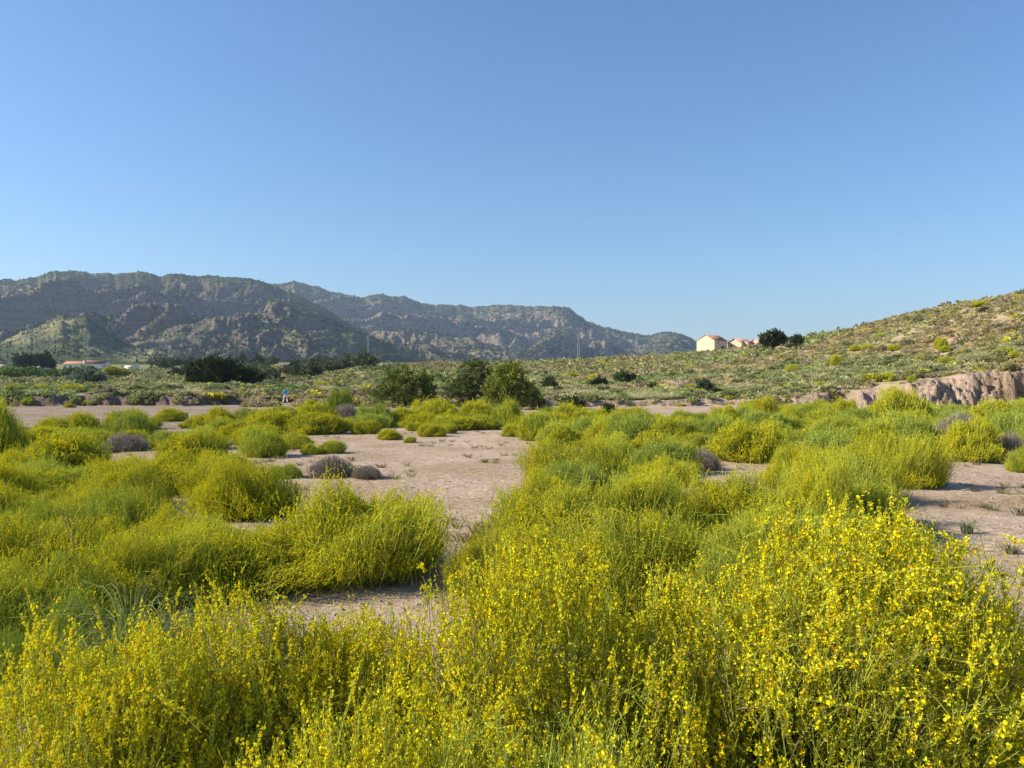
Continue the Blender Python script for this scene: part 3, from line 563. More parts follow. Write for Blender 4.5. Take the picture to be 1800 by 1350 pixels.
BUSHES = [
 # foreground
 (1470, 850, 860, 3.3, 'y', "largest yellow-flowering broom filling the lower right foreground"),
 (960, 925, 620, 3.2, 'y', "yellow broom in the bottom centre foreground, just left of the largest bush"),
 (490, 935, 430, 3.25, 'y', "foreground yellow broom left of the bottom centre, with tall green-tipped sprigs"),
 (240, 1010, 400, 2.9, 'y', "yellow broom in the bottom left corner above a patch of dark soil"),
 (690, 1110, 620, 2.1, 'y', "nearest flowering broom along the bottom edge, left of centre"),
 (1020, 1150, 560, 2.05, 'm', "nearest broom along the bottom edge, just right of centre, with arching green stems"),
 (1700, 1300, 360, 2.7, 'm', "shadowed dark green broom in the bottom right corner with sparse flowers"),
 (1540, 880, 260, 3.9, 'y', "airy yellow broom with loose sprigs standing against the sand at right"),
 # second row
 (640, 833, 320, 8.0, 'y', "dense dome of broom left of centre with orange-yellow blooms on its low right side"),
 (430, 895, 340, 7.6, 'y', "long yellow-green broom joined to the left of the central dome"),
 (250, 930, 250, 7.0, 'y', "golden yellow broom at left behind the tall grass tufts"),
 (60, 960, 330, 5.8, 'm', "big green broom leaning in at the left edge of the foreground"),
 (110, 1040, 260, 4.9, 'G', "dark green broom in the left foreground shade with hardly any flowers"),
 (60, 850, 260, 8.5, 'm', "green broom with scattered yellow at the left edge, behind the leaning dry stick"),
 (985, 838, 330, 8.4, 'y', "yellow broom right of centre, just behind the foreground mass"),
 (1120, 830, 200, 9.2, 'y', "broom with a dark right flank in the middle of the photo"),
 (1300, 812, 230, 9.6, 'y', "smooth lime-yellow broom right behind the tip of the largest foreground bush"),
 (1440, 806, 170, 10.0, 'y', "yellow broom between the lime-yellow dome and the bush beside the sand"),
 (850, 905, 110, 7.2, 'o', "small low golden broom at the edge of the central shaded hollow"),
 # third row left
 (100, 800, 260, 12.0, 'm', "long green broom at left in front of the yellow mound at the edge"),
 (270, 787, 230, 12.6, 'y', "broad yellow-topped broom at left with feathery right side"),
 (400, 797, 165, 12.0, 'y', "rounded broom with a dark right side beside the sandy gap at left"),
 (200, 860, 200, 9.8, 'm', "olive broom with dark hollows below the long yellow-topped one at left"),
 (500, 832, 70, 14.5, 'g', "small blue-green broom on the sand left of the dead purple shrub"),
 (585, 816, 95, 14.6, 'd', "low dead purple-brown shrub on the sand behind the central dome"),
 (645, 818, 60, 14.2, 'd', "smaller dead shrub touching the right end of the low purple-brown one"),
 # third row right
 (1010, 777, 200, 13.6, 'y', "round yellow broom at the right edge of the sandy clearing"),
 (1165, 785, 130, 15.0, 'g', "grey-green broom without flowers in the middle of the right thicket"),
 (1200, 783, 40, 16.2, 'y', "very small bright yellow broom beside the dark twiggy gap"),
 (1238, 786, 62, 15.8, 'd', "dark twiggy dead shrub beside the very small bright yellow one"),
 (1595, 762, 150, 13.0, 'y', "tall yellow broom casting its shadow on the sand at right"),
 (1490, 772, 150, 13.4, 'y', "yellow broom joined to the left of the one casting a shadow on sand"),
 (1395, 785, 120, 13.0, 'y', "lime broom behind the smooth dome right of centre"),
 (1798, 788, 50, 15.5, 'm', "pale broom cut by the right edge beside the sand"),
 (1320, 745, 135, 18.0, 'y', "fan-shaped yellow broom with visible arching stems in the right thicket"),
 (1150, 753, 115, 18.0, 'y', "yellow broom above the grey-green one in the right thicket"),
 (1085, 765, 90, 17.5, 'y', "yellow broom touching the round one at the clearing edge"),
 (1040, 735, 80, 24.0, 'g', "upright green broom right of the tall yellow one on the clearing edge"),
 (1110, 728, 110, 23.0, 'g', "large smooth green broom with pale top in the thicket right of the clearing"),
 (1185, 738, 90, 22.0, 'm', "yellow-green broom right of the large smooth green one"),
 (1245, 738, 100, 24.0, 'g', "greyish green broom behind the fan-shaped yellow one"),
 (1400, 748, 110, 19.0, 'm', "green broom right of the fan-shaped yellow one"),
 (1450, 758, 100, 16.5, 'g', "grey-green broom in front of the densest part of the right thicket"),
 (1540, 742, 110, 20.0, 'm', "green-yellow broom behind the tall one that casts a shadow on sand"),
 (1610, 735, 100, 20.0, 'g', "dark green broom left of the dead purple-brown dome at right"),
 (1678, 722, 92, 22.0, 'd', "domed dead purple-brown shrub in the thicket at right"),
 (1710, 744, 90, 17.6, 'y', "yellow broom standing between the two dead shrubs at right"),
 (1775, 757, 80, 17.8, 'd', "grey dead shrub at the right edge above the sand"),
 (1575, 686, 105, 42.0, 'y', "big isolated yellow mound of broom below the eroded bluff"),
 (1600, 716, 120, 30.0, 'm', "green-yellow broom in front of the big isolated mound"),
 (1500, 712, 110, 33.0, 'g', "bluish green broom left of the big isolated mound"),
 (1420, 712, 90, 34.0, 'm', "pale green broom half way along the back of the right thicket"),
 (1480, 735, 100, 25.0, 'm', "light green broom in the middle of the right thicket"),
 (1345, 722, 110, 30.0, 'g', "wide grey-green broom at the back of the right thicket"),
 (1275, 707, 60, 40.0, 'y', "yellow broom at the back left of the right thicket near the low bank"),
 (1220, 728, 70, 34.0, 'G', "dull olive broom near the low bank right of centre"),
 (1740, 708, 90, 34.0, 'y', "lime-yellow broom at the foot of the bluff near the right edge"),
 (1810, 706, 70, 33.0, 'm', "broom at the foot of the bluff cut by the right edge"),
 (1670, 706, 80, 38.0, 'g', "pale grey-green broom at the foot of the bluff behind the dead dome"),
 (1775, 728, 80, 24.0, 'g', "green broom behind the grey dead shrub at the right edge"),
 (1343, 697, 32, 46.0, 'y', "small bright yellow broom by the low pale bank right of centre"),
 (1485, 703, 28, 44.0, 'y', "small lime yellow broom left of the big isolated mound"),
 # middle strip
 (1003, 714, 72, 32.0, 'y', "tall yellow broom at the top right corner of the sandy clearing"),
 (1058, 718, 34, 36.0, 'y', "low yellow broom behind the tall one at the clearing corner"),
 (935, 726, 84, 33.0, 'y', "yellow broom on the back edge of the clearing below the right pine"),
 (968, 750, 56, 27.0, 'y', "small round yellow broom on the right edge of the clearing"),
 (890, 708, 56, 42.0, 'm', "yellow-green broom at the foot of the right pine"),
 (905, 725, 40, 37.0, 'g', "green broom below the right pine left of the yellow one"),
 (866, 728, 24, 38.0, 'd', "small dead grey shrub at the foot of the pines"),
 (840, 706, 74, 46.0, 'y', "bright yellow broom at the right end of the band below the pines"),
 (775, 706, 86, 45.0, 'y', "bright yellow broom in the middle of the band below the pines"),
 (715, 712, 80, 43.0, 'y', "bright yellow broom at the left end of the band below the pines"),
 (738, 700, 42, 50.0, 'y', "small yellow broom just right of the left pine"),
 (800, 734, 110, 32.0, 'y', "wide yellow broom on the back edge of the sandy clearing"),
 (850, 738, 66, 32.5, 'm', "green-yellow broom right of the wide one at the back of the clearing"),
 (738, 740, 70, 33.0, 'y', "yellow-green broom left of the wide one at the back of the clearing"),
 (690, 727, 36, 36.0, 'd', "dead dark purple shrub on the back edge of the clearing"),
 (655, 728, 76, 33.0, 'g', "dark green broom left of the dead purple shrub"),
 (642, 740, 50, 29.0, 'y', "round yellow broom in front of the dark green one"),
 (686, 757, 42, 26.0, 'y', "small low yellow broom standing alone on the clearing"),
 (721, 765, 26, 24.5, 'm', "smallest pale tuft of broom standing alone on the clearing"),
 (560, 724, 120, 29.0, 'y', "broad dark-sided yellow broom left of the clearing"),
 (480, 722, 110, 30.0, 'y', "large yellow broom on the left side of the middle strip"),
 (455, 745, 110, 23.0, 'y', "lime broom in front of the large yellow one at left of the clearing"),
 (521, 762, 54, 22.0, 'y', "small yellow broom at the left corner of the clearing"),
 (582, 772, 60, 20.0, 'm', "pale low broom tuft on the sand at the left of the clearing"),
 (545, 776, 36, 19.5, 'm', "tiny pale broom tuft left of the pale low one"),
 (600, 735, 60, 31.0, 'y', "yellow broom squeezed right of the broad dark-sided one"),
 (610, 706, 50, 45.0, 'd', "grey dead shrub behind the middle strip left of the left pine"),
 (655, 712, 70, 42.0, 'g', "blue-green broom behind the dead dark purple shrub"),
 (597, 689, 44, 55.0, 'G', "upright dark green broom right of the walking person"),
 (550, 711, 80, 44.0, 'y', "yellow broom on the back edge of the middle strip near the person"),
 (500, 716, 70, 42.0, 'm', "green broom just below the walking person"),
 (440, 718, 60, 44.0, 'g', "green broom at the left back of the middle strip"),
 (380, 718, 66, 40.0, 'y', "round yellow broom at the right end of the dry wash"),
 (355, 735, 80, 33.0, 'y', "yellow broom in front of the round one by the dry wash"),
 (303, 722, 54, 39.0, 'y', "bright yellow-green broom on the front edge of the dry wash"),
 (245, 733, 84, 32.0, 'y', "long yellow broom on the front edge of the dry wash"),
 (415, 750, 70, 26.0, 'y', "green-yellow broom above the rounded dark-sided one at left"),
 (360, 757, 90, 22.0, 'm', "soft green broom behind the broad yellow-topped one"),
 (295, 757, 90, 22.0, 'g', "soft blue-green broom right of the grey dead shrub at left"),
 (222, 764, 80, 21.0, 'd', "grey dead shrub at left behind the broad yellow-topped broom"),
 (165, 758, 80, 22.0, 'm', "yellowish broom left of the grey dead shrub at left"),
 (90, 746, 130, 22.0, 'y', "smooth yellow mound of broom near the left edge"),
 (20, 762, 140, 18.0, 'y', "golden broom at the left edge in front of the smooth mound"),
 (130, 782, 110, 16.0, 'g', "dull green broom in front of the smooth yellow mound"),
 (-30, 712, 40, 17.0, 'm', "tall narrow broom rising against the wash at the left edge"),
 # brooms on the far bank and slope
 (27, 677, 32, 84.0, 'y', "isolated yellow-green broom on top of the left bank, leftmost of three"),
 (73, 677, 24, 84.0, 'y', "small orange-yellow broom on top of the left bank, middle of three"),
 (127, 676, 58, 83.0, 'y', "wide golden broom on top of the left bank, largest of three"),
 (122, 707, 20, 70.0, 'y', "tiny yellow broom at the foot of the left bank"),
 (570, 671, 26, 125.0, 'y', "tiny yellow broom on the pale mound right of the person"),
 (545, 703, 24, 66.0, 'y', "small yellow broom just right of the person's feet"),
 (1248, 622, 30, 200.0, 'y', "yellow broom on the hill crest below the farm buildings"),
 (1312, 632, 16, 165.0, 'y', "small yellow broom on the hill right of the farm buildings"),
 (1393, 641, 22, 112.0, 'y', "yellow broom on the middle of the hill below the two oaks"),
 (1470, 625, 26, 104.0, 'y', "yellow broom half way up the right hill"),
 (1505, 608, 24, 118.0, 'y', "yellow-green broom higher on the right hill, left of a pair"),
 (1525, 610, 26, 116.0, 'y', "yellow-green broom higher on the right hill, right of a pair"),
 (1572, 606, 24, 106.0, 'y', "long yellow broom on the right hill above the eroded gully"),
 (1655, 594, 18, 96.0, 'y', "small bright yellow broom high on the right hill"),
 (1662, 608, 24, 92.0, 'm', "round green-yellow broom just under the small bright one high on the hill"),
 (1725, 534, 36, 125.0, 'y', "yellowish broom near the skyline of the right hill"),
 (1665, 627, 30, 84.0, 'm', "green-yellow broom on the slope above the bluff"),
 (1786, 622, 24, 72.0, 'y', "bright yellow broom on the rim of the bluff at the right edge"),
 (1560, 653, 28, 70.0, 'm', "yellow-green broom growing on the left shoulder of the bluff"),
 (1604, 660, 18, 66.0, 'm', "small yellow-green broom clinging to the middle of the bluff"),
 (1441, 670, 14, 76.0, 'y', "tiny yellow broom on the low end of the bluff"),
 (1005, 659, 24, 150.0, 'y', "yellow broom on the green slope behind the right pine"),
 (1180, 688, 20, 84.0, 'y', "bright yellow broom on the terrace left of the grey-green tree"),
 (1126, 689, 22, 86.0, 'y', "yellow broom on the terrace above the low pale bank"),
 (1138, 684, 18, 92.0, 'y', "smaller yellow broom behind the one above the low pale bank"),
 (1212, 684, 20, 92.0, 'y', "long yellow broom touching the left of the grey-green tree"),
 (1105, 688, 18, 88.0, 'm', "greenish broom left of the two yellow ones above the bank"),
]
BUSHES = [b[:3] + ((b[3] * 1.22 if 11 < b[3] < 40 else b[3]),) + b[4:] for b in BUSHES]
for b in BUSHES: place_bush(*b)
G_T = "small broom shrubs filling the gaps of the thicket"
fr = np.random.default_rng(77)
def clear_area(u, d):
    """True on the open sand"""
    y = HY + (ZC - float(ground_z(np.array([(u - 900) * d / FX]), np.array([d]))[0])) * FX / d
    a = 525 < u < 925 and 776 < y < 905
    b = u > 1580 and y > 795
    c = u < 430 and y < 760
    e = 560 < u < 820 and y > 900
    return a or b or c or e
placed = [((b[0] - 900) * b[3] / FX, b[3], b[2] * b[3] / FX * .5) for b in BUSHES]
nfill = 0
for i in range(6000):
    if nfill >= 215: break
    u = fr.uniform(-60, 1860); d = fr.uniform(10, 50) if fr.uniform() < .75 else fr.uniform(6, 12)
    if i % 3 == 0: u = fr.uniform(960, 1860); d = fr.uniform(30, 60) if u > 1300 else fr.uniform(28, 44)
    if d > 36 and u < 620: continue
    if d < 12 and 330 < u < 900: continue
    if 560 < u < 960 and d < 26: continue
    if clear_area(u, d) or clear_area(u + 60, d) or clear_area(u - 60, d): continue
    if any(b[4] == 'd' and abs(u - b[0]) < b[2] * .75 + 12 and b[3] * .62 < d < b[3] * 1.02 for b in BUSHES): continue
    X = (u - 900) * d / FX
    if any(math.hypot(X - a, d - b_) < r_ * .80 + .42 for a, b_, r_ in placed): continue
    w = fr.uniform(.9, 2.0); placed.append((X, d, w / 2)); nfill += 1
    kd = str(fr.choice(['y', 'y', 'm', 'm', 'g']))
    wh = "on the left side of the photo" if u < 560 else "of the middle strip behind the clearing" if u < 960 else "right of the clearing" if u < 1380 else "at the right below the bluff"
    if d < 12: wh = "close behind the foreground bushes, " + ("left" if u < 900 else "right")
    ds = {'y': "small yellow-flowering broom", 'm': "small half-green broom", 'g': "small green broom without flowers"}[kd]
    place_bush(u, 0, w * FX / d, d, kd, ds + " filling a gap " + wh, ds.replace('broom', 'brooms') + " " + wh, hgt=w * fr.uniform(.42, .56))

# ------------------------------------------------------------------ trees and dark shrubs
def crown_mesh(rng, lobes, n, leaf, col, clump=.28, tpl=TUFT2, up=.3, flat=1.0, per=26, dark=.6):
    g = Geo(); vol = np.array([l[3] * l[4] for l in lobes]); vol = vol / vol.sum()
    for l, v in zip(lobes, vol):
        m = max(3, int(n * v / per))
        z = rng.uniform(-.75, 1, m); ph = rng.uniform(0, 6.283, m); rr = np.sqrt(1 - z * z)
        D = np.stack([rr * np.cos(ph), rr * np.sin(ph), z], -1)
        q = 1 - .5 * rng.uniform(0, 1, m) ** 2.2
        cen = np.array(l[:3]) + D * np.array([l[3], l[3], l[4]]) * (q * (1 + .30 * rng.normal(0, 1, m)).clip(.5, 1.5))[:, None]
        rc = clump * rng.uniform(.55, 1.2, m)
        P = np.repeat(cen, per, 0) + rng.normal(0, .5, (m * per, 3)) * np.repeat(rc, per)[:, None] * (1, 1, flat)
        outw = nrm(np.repeat(D, per, 0) + rng.normal(0, .45, P.shape) + np.array([0, 0, up]))
        V, F = stamp(rng, tpl, P, outw, leaf * rng.uniform(.6, 1.3, len(P)))
        tone = np.repeat(rng.uniform(.6, 1.35, m), per) * rng.uniform(.75, 1.2, len(P))
        C = np.asarray(col)[None] * tone[:, None] * 1.3 + rng.uniform(0, .01, (len(P), 1)) * np.array([1.3, 1, .2])
        g.add(V, F, np.repeat(C, len(V) // len(P), 0))
    return g.mesh("crown", M_CROWN)
def trunk_mesh(rng, lobes, tr, top):
    g = Geo()
    V, F = tube([(0, 0, -.3), (.03 * top, 0, top * .3), (-.02 * top, .02 * top, top * .7), (0, 0, top)], [tr * 1.3, tr, tr * .7, tr * .3], 7); g.add(V, F, np.array([.12, .09, .07]))
    for l in lobes:
        for k in range(3):
            e = np.array(l[:3]) + rng.normal(0, .35, 3) * (l[3], l[3], l[4]); st = np.array([0, 0, top * rng.uniform(.15, .6)])
            V, F = tube([st, (st + e) / 2 + (0, 0, -.1 * top), e], [tr * .55, tr * .35, tr * .12], 5); g.add(V, F, np.array([.12, .09, .07]))
    return g.mesh("trunk", M_BARK)
trng = np.random.default_rng(21)
def tree(name, cat, label, u, d, lobes, col, leaf, n, tr=.12, top=None, group=None, sink=.1, **kw):
    X = (u - 900) * d / FX; z = gz(X, d)
    r = ob(name, None); r.location = (X, d, z - sink); tag(r, label, cat, group)
    top = top or max(l[2] + l[4] * .5 for l in lobes)
    ob("crown", crown_mesh(trng, lobes, n, leaf, col, **kw), r); ob("trunk", trunk_mesh(trng, lobes, tr, top), r)
    return r
def px_lobes(u0, d, items, y0=None):
    """lobes given on the photo: (x, y, half width, half height, extra depth)"""
    X = (u0 - 900) * d / FX; z = gz(X, d) - .1; k = d / FX; L = []
    for (x, y, a, b, e) in items: L.append(((x - u0) * k, e, yz(y, d) - z, a * k, b * k))
    return L
PINE = (.125, .155, .038)
tree("juniper_tree", "tree", "broad dark juniper-like pine left of the pair, its right side in shadow", 712, 70,
     px_lobes(712, 70, [(703, 672, 27, 22, 0), (690, 693, 23, 20, -.6), (715, 700, 24, 16, -.9), (738, 680, 18, 22, .5), (752, 698, 13, 10, .4), (659, 694, 14, 9, .5), (712, 658, 16, 10, .3)]),
     PINE, .17, 15000, tpl=SPRAY, clump=.30, up=1.1, per=34)
tree("juniper_tree", "tree", "tallest pine with a rounded knob on top, middle of the three", 832, 70,
     px_lobes(832, 70, [(841, 645, 27, 14, .3), (838, 658, 26, 12, .5), (812, 684, 28, 19, 0), (838, 690, 28, 22, .4), (800, 693, 20, 14, -.3), (822, 674, 26, 16, 0), (852, 668, 14, 12, .8)]),
     (.105, .135, .042), .16, 16000, tpl=SPRAY, clump=.28, up=.5, flat=.55, per=34)
tree("juniper_tree", "tree", "sunlit yellowish pine with spiky upright tips, rightmost of the three", 890, 66,
     px_lobes(890, 66, [(890, 664, 26, 20, 0), (886, 680, 24, 22, -.3), (897, 655, 20, 13, 0), (862, 692, 14, 17, -.5), (920, 692, 24, 20, .3), (935, 704, 13, 11, .5), (900, 702, 24, 15, -.3), (876, 705, 18, 13, -.2)]),
     (.175, .20, .040), .17, 17000, tpl=SPRAY, clump=.30, up=1.3, per=34)
tree("round_tree", "tree", "large dark round-crowned tree at left beyond the bank", 388, 150,
     px_lobes(388, 150, [(380, 660, 34, 22, 0), (408, 662, 34, 20, 0), (360, 664, 24, 16, 0), (430, 668, 16, 12, 0), (388, 650, 30, 13, 0)]), (.042, .060, .018), .38, 11000, tr=.3, clump=.75, per=22)
tree("oak_tree", "tree", "dark holm oak on the skyline just right of the farm buildings", 1358, 165,
     px_lobes(1358, 165, [(1349, 597, 11, 7, 0), (1363, 592, 11, 7, 0), (1356, 602, 13, 6, 0), (1373, 598, 7, 5, 0)]), (.055, .075, .036), .34, 4200, tr=.2, clump=.6)
tree("oak_tree", "tree", "small dark oak on the skyline right of the holm oak", 1400, 150,
     px_lobes(1400, 150, [(1401, 594, 6, 3, 0), (1391, 598, 4, 3, 0), (1403, 599, 6, 3, 0)]), (.07, .09, .045), .2, 1200, tr=.12, clump=.5)
tree("grey_shrub", "tree", "round grey-green small tree on the terrace below the farm buildings", 1238, 80,
     px_lobes(1238, 80, [(1236, 688, 15, 14, 0), (1243, 694, 15, 12, 0), (1232, 699, 13, 8, 0), (1240, 677, 10, 7, 0)]), (.085, .105, .070), .10, 6500, clump=.28)
tree("dark_shrub", "shrub", "round dark green shrub on the slope right of the pines", 1056, 110,
     px_lobes(1056, 110, [(1050, 679, 14, 10, 0), (1063, 681, 11, 8, 0), (1055, 673, 10, 6, 0)]), (.035, .062, .022), .18, 3600, clump=.45)
tree("dark_shrub", "shrub", "loose grey-green shrub between the right pine and the round dark shrub", 965, 105,
     px_lobes(965, 105, [(963, 673, 10, 7, 0), (970, 679, 9, 6, 0)]), (.065, .085, .042), .13, 2000, clump=.4)
tree("dark_shrub", "shrub", "flat-topped green shrub right of the round dark shrub", 1098, 118,
     px_lobes(1098, 118, [(1092, 663, 13, 7, 0), (1108, 664, 9, 6, 0)]), (.075, .105, .045), .16, 2200, clump=.4)
tree("dark_shrub", "shrub", "small dark shrub on the terrace left of the grey-green tree", 1152, 92,
     px_lobes(1152, 92, [(1150, 684, 9, 8, 0), (1158, 690, 7, 6, 0)]), (.05, .075, .03), .12, 1800, clump=.35)
tree("dark_shrub", "shrub", "dark green shrub in front of the low pale bank, left of the tall yellow broom", 1008, 62,
     px_lobes(1008, 62, [(1004, 708, 11, 7, 0), (1012, 712, 10, 6, 0)]), (.055, .075, .03), .11, 1700, clump=.3)
tree("dark_shrub", "shrub", "small dark shrub behind the low yellow broom at the pale bank", 1072, 48,
     px_lobes(1072, 48, [(1070, 722, 8, 9, 0)]), (.05, .075, .03), .08, 1200, clump=.22)
tree("dark_shrub", "shrub", "dark low shrub on bare soil just right of the right pine", 948, 64,
     px_lobes(948, 64, [(945, 713, 12, 8, 0), (958, 717, 9, 5, 0)]), (.07, .07, .035), .10, 1600, clump=.3)
tree("olive_tree", "tree", "pale silvery willow-like bush behind the left bank", 148, 175,
     px_lobes(148, 175, [(140, 667, 17, 10, 0), (160, 664, 17, 11, 0), (152, 674, 24, 9, 0)]), (.20, .24, .15), .38, 4200, tr=.2, clump=.8)
tree("hedge_tree", "tree", "dark tree behind the farmhouse, leftmost of two", 42, 380,
     px_lobes(42, 380, [(40, 636, 14, 10, 0), (50, 641, 11, 7, 0)]), (.05, .075, .03), .8, 2200, tr=.3, clump=1.4)
tree("hedge_tree", "tree", "dark tree right behind the grey wall of the farmhouse", 74, 400,
     px_lobes(74, 400, [(70, 633, 11, 9, 0), (82, 638, 12, 8, 0)]), (.042, .062, .026), .8, 2200, tr=.3, clump=1.4)
for i, (x, y, w, h, c, lab) in enumerate([
    (14, 652, 18, 8, (.10, .14, .03), "bright green tree in the row left of the farmhouse, at the edge"),
    (48, 651, 16, 8, (.10, .15, .03), "bright green tree in the row below the grey wall"),
    (88, 654, 15, 7, (.09, .13, .04), "green tree in the row at the left end of the tiled roof"),
    (122, 652, 14, 7, (.085, .12, .04), "green tree in the row below the middle of the tiled roof"),
    (152, 649, 14, 7, (.10, .15, .03), "bright green tree in front of the chimney of the farmhouse"),
    (194, 650, 12, 8, (.20, .19, .02), "mustard yellow tree right of the farmhouse"),
    (214, 656, 9, 8, (.16, .16, .03), "narrow yellowish tree right of the mustard one")]):
    y += 5; h *= .8
    tree("hedge_tree", "tree", lab, x, 265, px_lobes(x, 265, [(x, y, w, h, 0), (x + w * .6, y + 2, w * .6, h * .8, 0)]), tuple(1.7 * v for v in c), .55, 1900, tr=.2, clump=1.0)
# trees in the olive grove behind the person and along the back of the plain
grove = np.random.default_rng(9)
G_O = "grey-green olive trees of the far grove"
for i in range(46):
    u = grove.uniform(300, 645); d = grove.uniform(150, 330)
    if u < 450: d = grove.uniform(200, 340)
    X = (u - 900) * d / FX; s = grove.uniform(1.5, 2.6); c = np.array([.12, .14, .075]) * grove.uniform(.75, 1.25)
    r = tree("olive_tree", "tree", "grey-green olive tree of the grove stretching left of the pale mound", u, d, [(0, 0, s * .9, s, s * .75), (s * .5, 0, s * .8, s * .7, s * .6)], c, .34, 900, tr=.14, group=G_O, clump=.7)
G_F = "dark trees at the foot of the mountains"
for i in range(40):
    u = grove.uniform(255, 660); d = grove.uniform(420, 820); s = grove.uniform(2.2, 4.2)
    tree("far_tree", "tree", "small dark tree in the line at the foot of the left mountain", u, d, [(0, 0, s * .8, s, s * .8), (s * .7, 0, s * .6, s * .8, s * .6)], np.array([.07, .09, .04]) * grove.uniform(.7, 1.5), .9, 420, tr=.3, group=G_F, clump=1.5)

# ------------------------------------------------------------------ scrub of the slopes
def scrub_proto(seed, kind, n, lw):
    rng = np.random.default_rng(seed); g = Geo()
    z = rng.uniform(0, 1, n); ph = rng.uniform(0, 6.283, n); rr = np.sqrt(1 - z * z); D = np.stack([rr * np.cos(ph), rr * np.sin(ph), z], -1)
    q = 1 - .45 * rng.uniform(0, 1, n) ** 1.5
    lm = 1 + .5 * fbm(D[:, 0] * 1.8 + seed, D[:, 1] * 1.8 + z, 3, seed)
    P = D * (.5, .5, .62) * (q * lm)[:, None]
    if kind == 'tussock':
        T = nrm(D * (1, 1, .3) + (0, 0, 1.0) + rng.normal(0, .15, D.shape)); B = np.stack([D[:, 0] * .12, D[:, 1] * .12, z * 0], -1)
        V, F = ribbons(rng, B, B + T * .35 + (0, 0, .08), B + T * rng.uniform(.5, .95, (n, 1)) + D * (.3, .3, 0), 3, lw, lw * .3)
        g.add(V, F, np.repeat(np.ones((n, 3)) * rng.uniform(.7, 1.25, (n, 1)), 8, 0))
    else:
        V, F = stamp(rng, SPRAY if kind == 'spiky' else TUFT2, P, nrm(D + (0, 0, .5) + rng.normal(0, .4, D.shape)), lw * rng.uniform(.6, 1.3, n))
        g.add(V, F, np.repeat(np.ones((n, 3)) * rng.uniform(.65, 1.3, (n, 1)), len(V) // n, 0))
    return g
SK = ['tuft', 'spiky', 'tussock', 'tuft']
BIG = [scrub_proto(200 + i, k, 700 if k != 'tussock' else 260, {'tuft': .10, 'spiky': .2, 'tussock': .03}[k]) for i, k in enumerate(SK)]
BIGM = [g.mesh("shrub", M_TREE) for g in BIG]
MIDG = [scrub_proto(300 + i, k, 60 if k != 'tussock' else 40, {'tuft': .26, 'spiky': .42, 'tussock': .07}[k]) for i, k in enumerate(SK)]
LOWG = [scrub_proto(400 + i, k, 26 if k != 'tussock' else 16, {'tuft': .36, 'spiky': .45, 'tussock': .07}[k]) for i, k in enumerate(SK)]
sr = np.random.default_rng(3)
NS = 72000
u = sr.uniform(-160, 1960, NS); d = np.exp(sr.uniform(math.log(66), math.log(460), NS))
X = (u - 900) * d / FX; Z = ground_z(X, d)
bh, s_, big_ = bank(X, d, u, d)
dens = .76 + fbm(X / 6, d / 6, 3, 51) * .9 + fbm(X / 25, d / 25, 3, 52) * .5
bare = sstep((u - 1400) / 200) * np.clip(1 - s_ / 2.2, 0, 1)
keep = (sr.uniform(0, 1, NS) < dens - bare * .9) & ((s_ > 1.15) | ((s_ > .12) & (sr.uniform(0, 1, NS) < .30)) | ((u > 430) & (u < 945) & (d > 72) & (sr.uniform(0, 1, NS) < .8)))
keep &= ~((np.abs(u - 502) < 16) & (d > 60) & (d < 84))
for b in BUSHES:
    if b[3] > 60: keep &= ~((np.abs(u - b[0]) < b[2] * .55 + 4) & (d > b[3] * .965) & (d < b[3] * 1.01))
keep &= ~((np.abs(X - (1268 - 900) * 272 / FX) < 16) & (np.abs(d - 278) < 16)) & ~((u > -20) & (u < 250) & (d > 430))
u, d, X, Z = u[keep], d[keep], X[keep], Z[keep]; n = len(u)
size = sr.uniform(.3, .85, n) * (1 + np.clip(d - 80, 0, 400) / 420) ; size[sr.uniform(0, 1, n) < .07] *= 1.7
left = np.clip((1000 - u) / 500, 0, 1)
pal = np.array([(.34, .335, .135), (.42, .39, .19), (.56, .49, .28), (.20, .23, .105), (.55, .53, .06), (.33, .27, .19)])
pr = np.array([.31, .29, .26, .06, .04, .04]); prl = np.array([.36, .14, .08, .28, .06, .08])
k1 = sr.choice(6, n, p=pr); k2 = sr.choice(6, n, p=prl); kk = np.where(sr.uniform(0, 1, n) < left, k2, k1)
gm = fbm(X / 20, d / 20, 3, 60)[:, None]
base_c = pal[kk] * sr.uniform(.8, 1.2, (n, 1)) * (1 + gm * np.array([-.2, .08, -.2])) * 1.1
typ = np.where(kk == 2, 2, sr.choice([0, 1, 3], n))
app = size / d * ((u > -20) & (u < 1820)); order = np.argsort(-app)
NIND = 285
ind = order[:NIND]; rest = order[NIND:]
GRP = "low shrubs on the slopes beyond the sand"
for i in ind:
    t = int(typ[i]); yellow = kk[i] == 4
    where = "terrace behind the left bank" if u[i] < 480 else "slope behind the person and pines" if u[i] < 940 else "slope above the low pale bank" if u[i] < 1330 else "hillside above the eroded bluff"
    what, nm, ct = [("rounded olive-green shrub", "scrub_shrub", "shrub"), ("spiky grey-green shrub", "scrub_shrub", "shrub"), ("dry straw-coloured grass tussock", "grass_tussock", "grass"), ("rounded olive-green shrub", "scrub_shrub", "shrub")][t]
    if yellow: what = "low yellowish flowering shrub"
    if kk[i] == 5: what = "low brown dry shrub"
    if kk[i] == 3: what = "low dark green shrub"
    o = ob(nm, BIGM[t]); o.location = (X[i], d[i], Z[i] - .05); o.scale = (size[i] * 1.15, size[i] * 1.15, size[i] * .85); o.rotation_euler = (0, 0, sr.uniform(0, 6.28))
    o.color = (*base_c[i], 1)
    tag(o, "one of many: " + what + " on the " + where, ct, what + "s on the " + where)
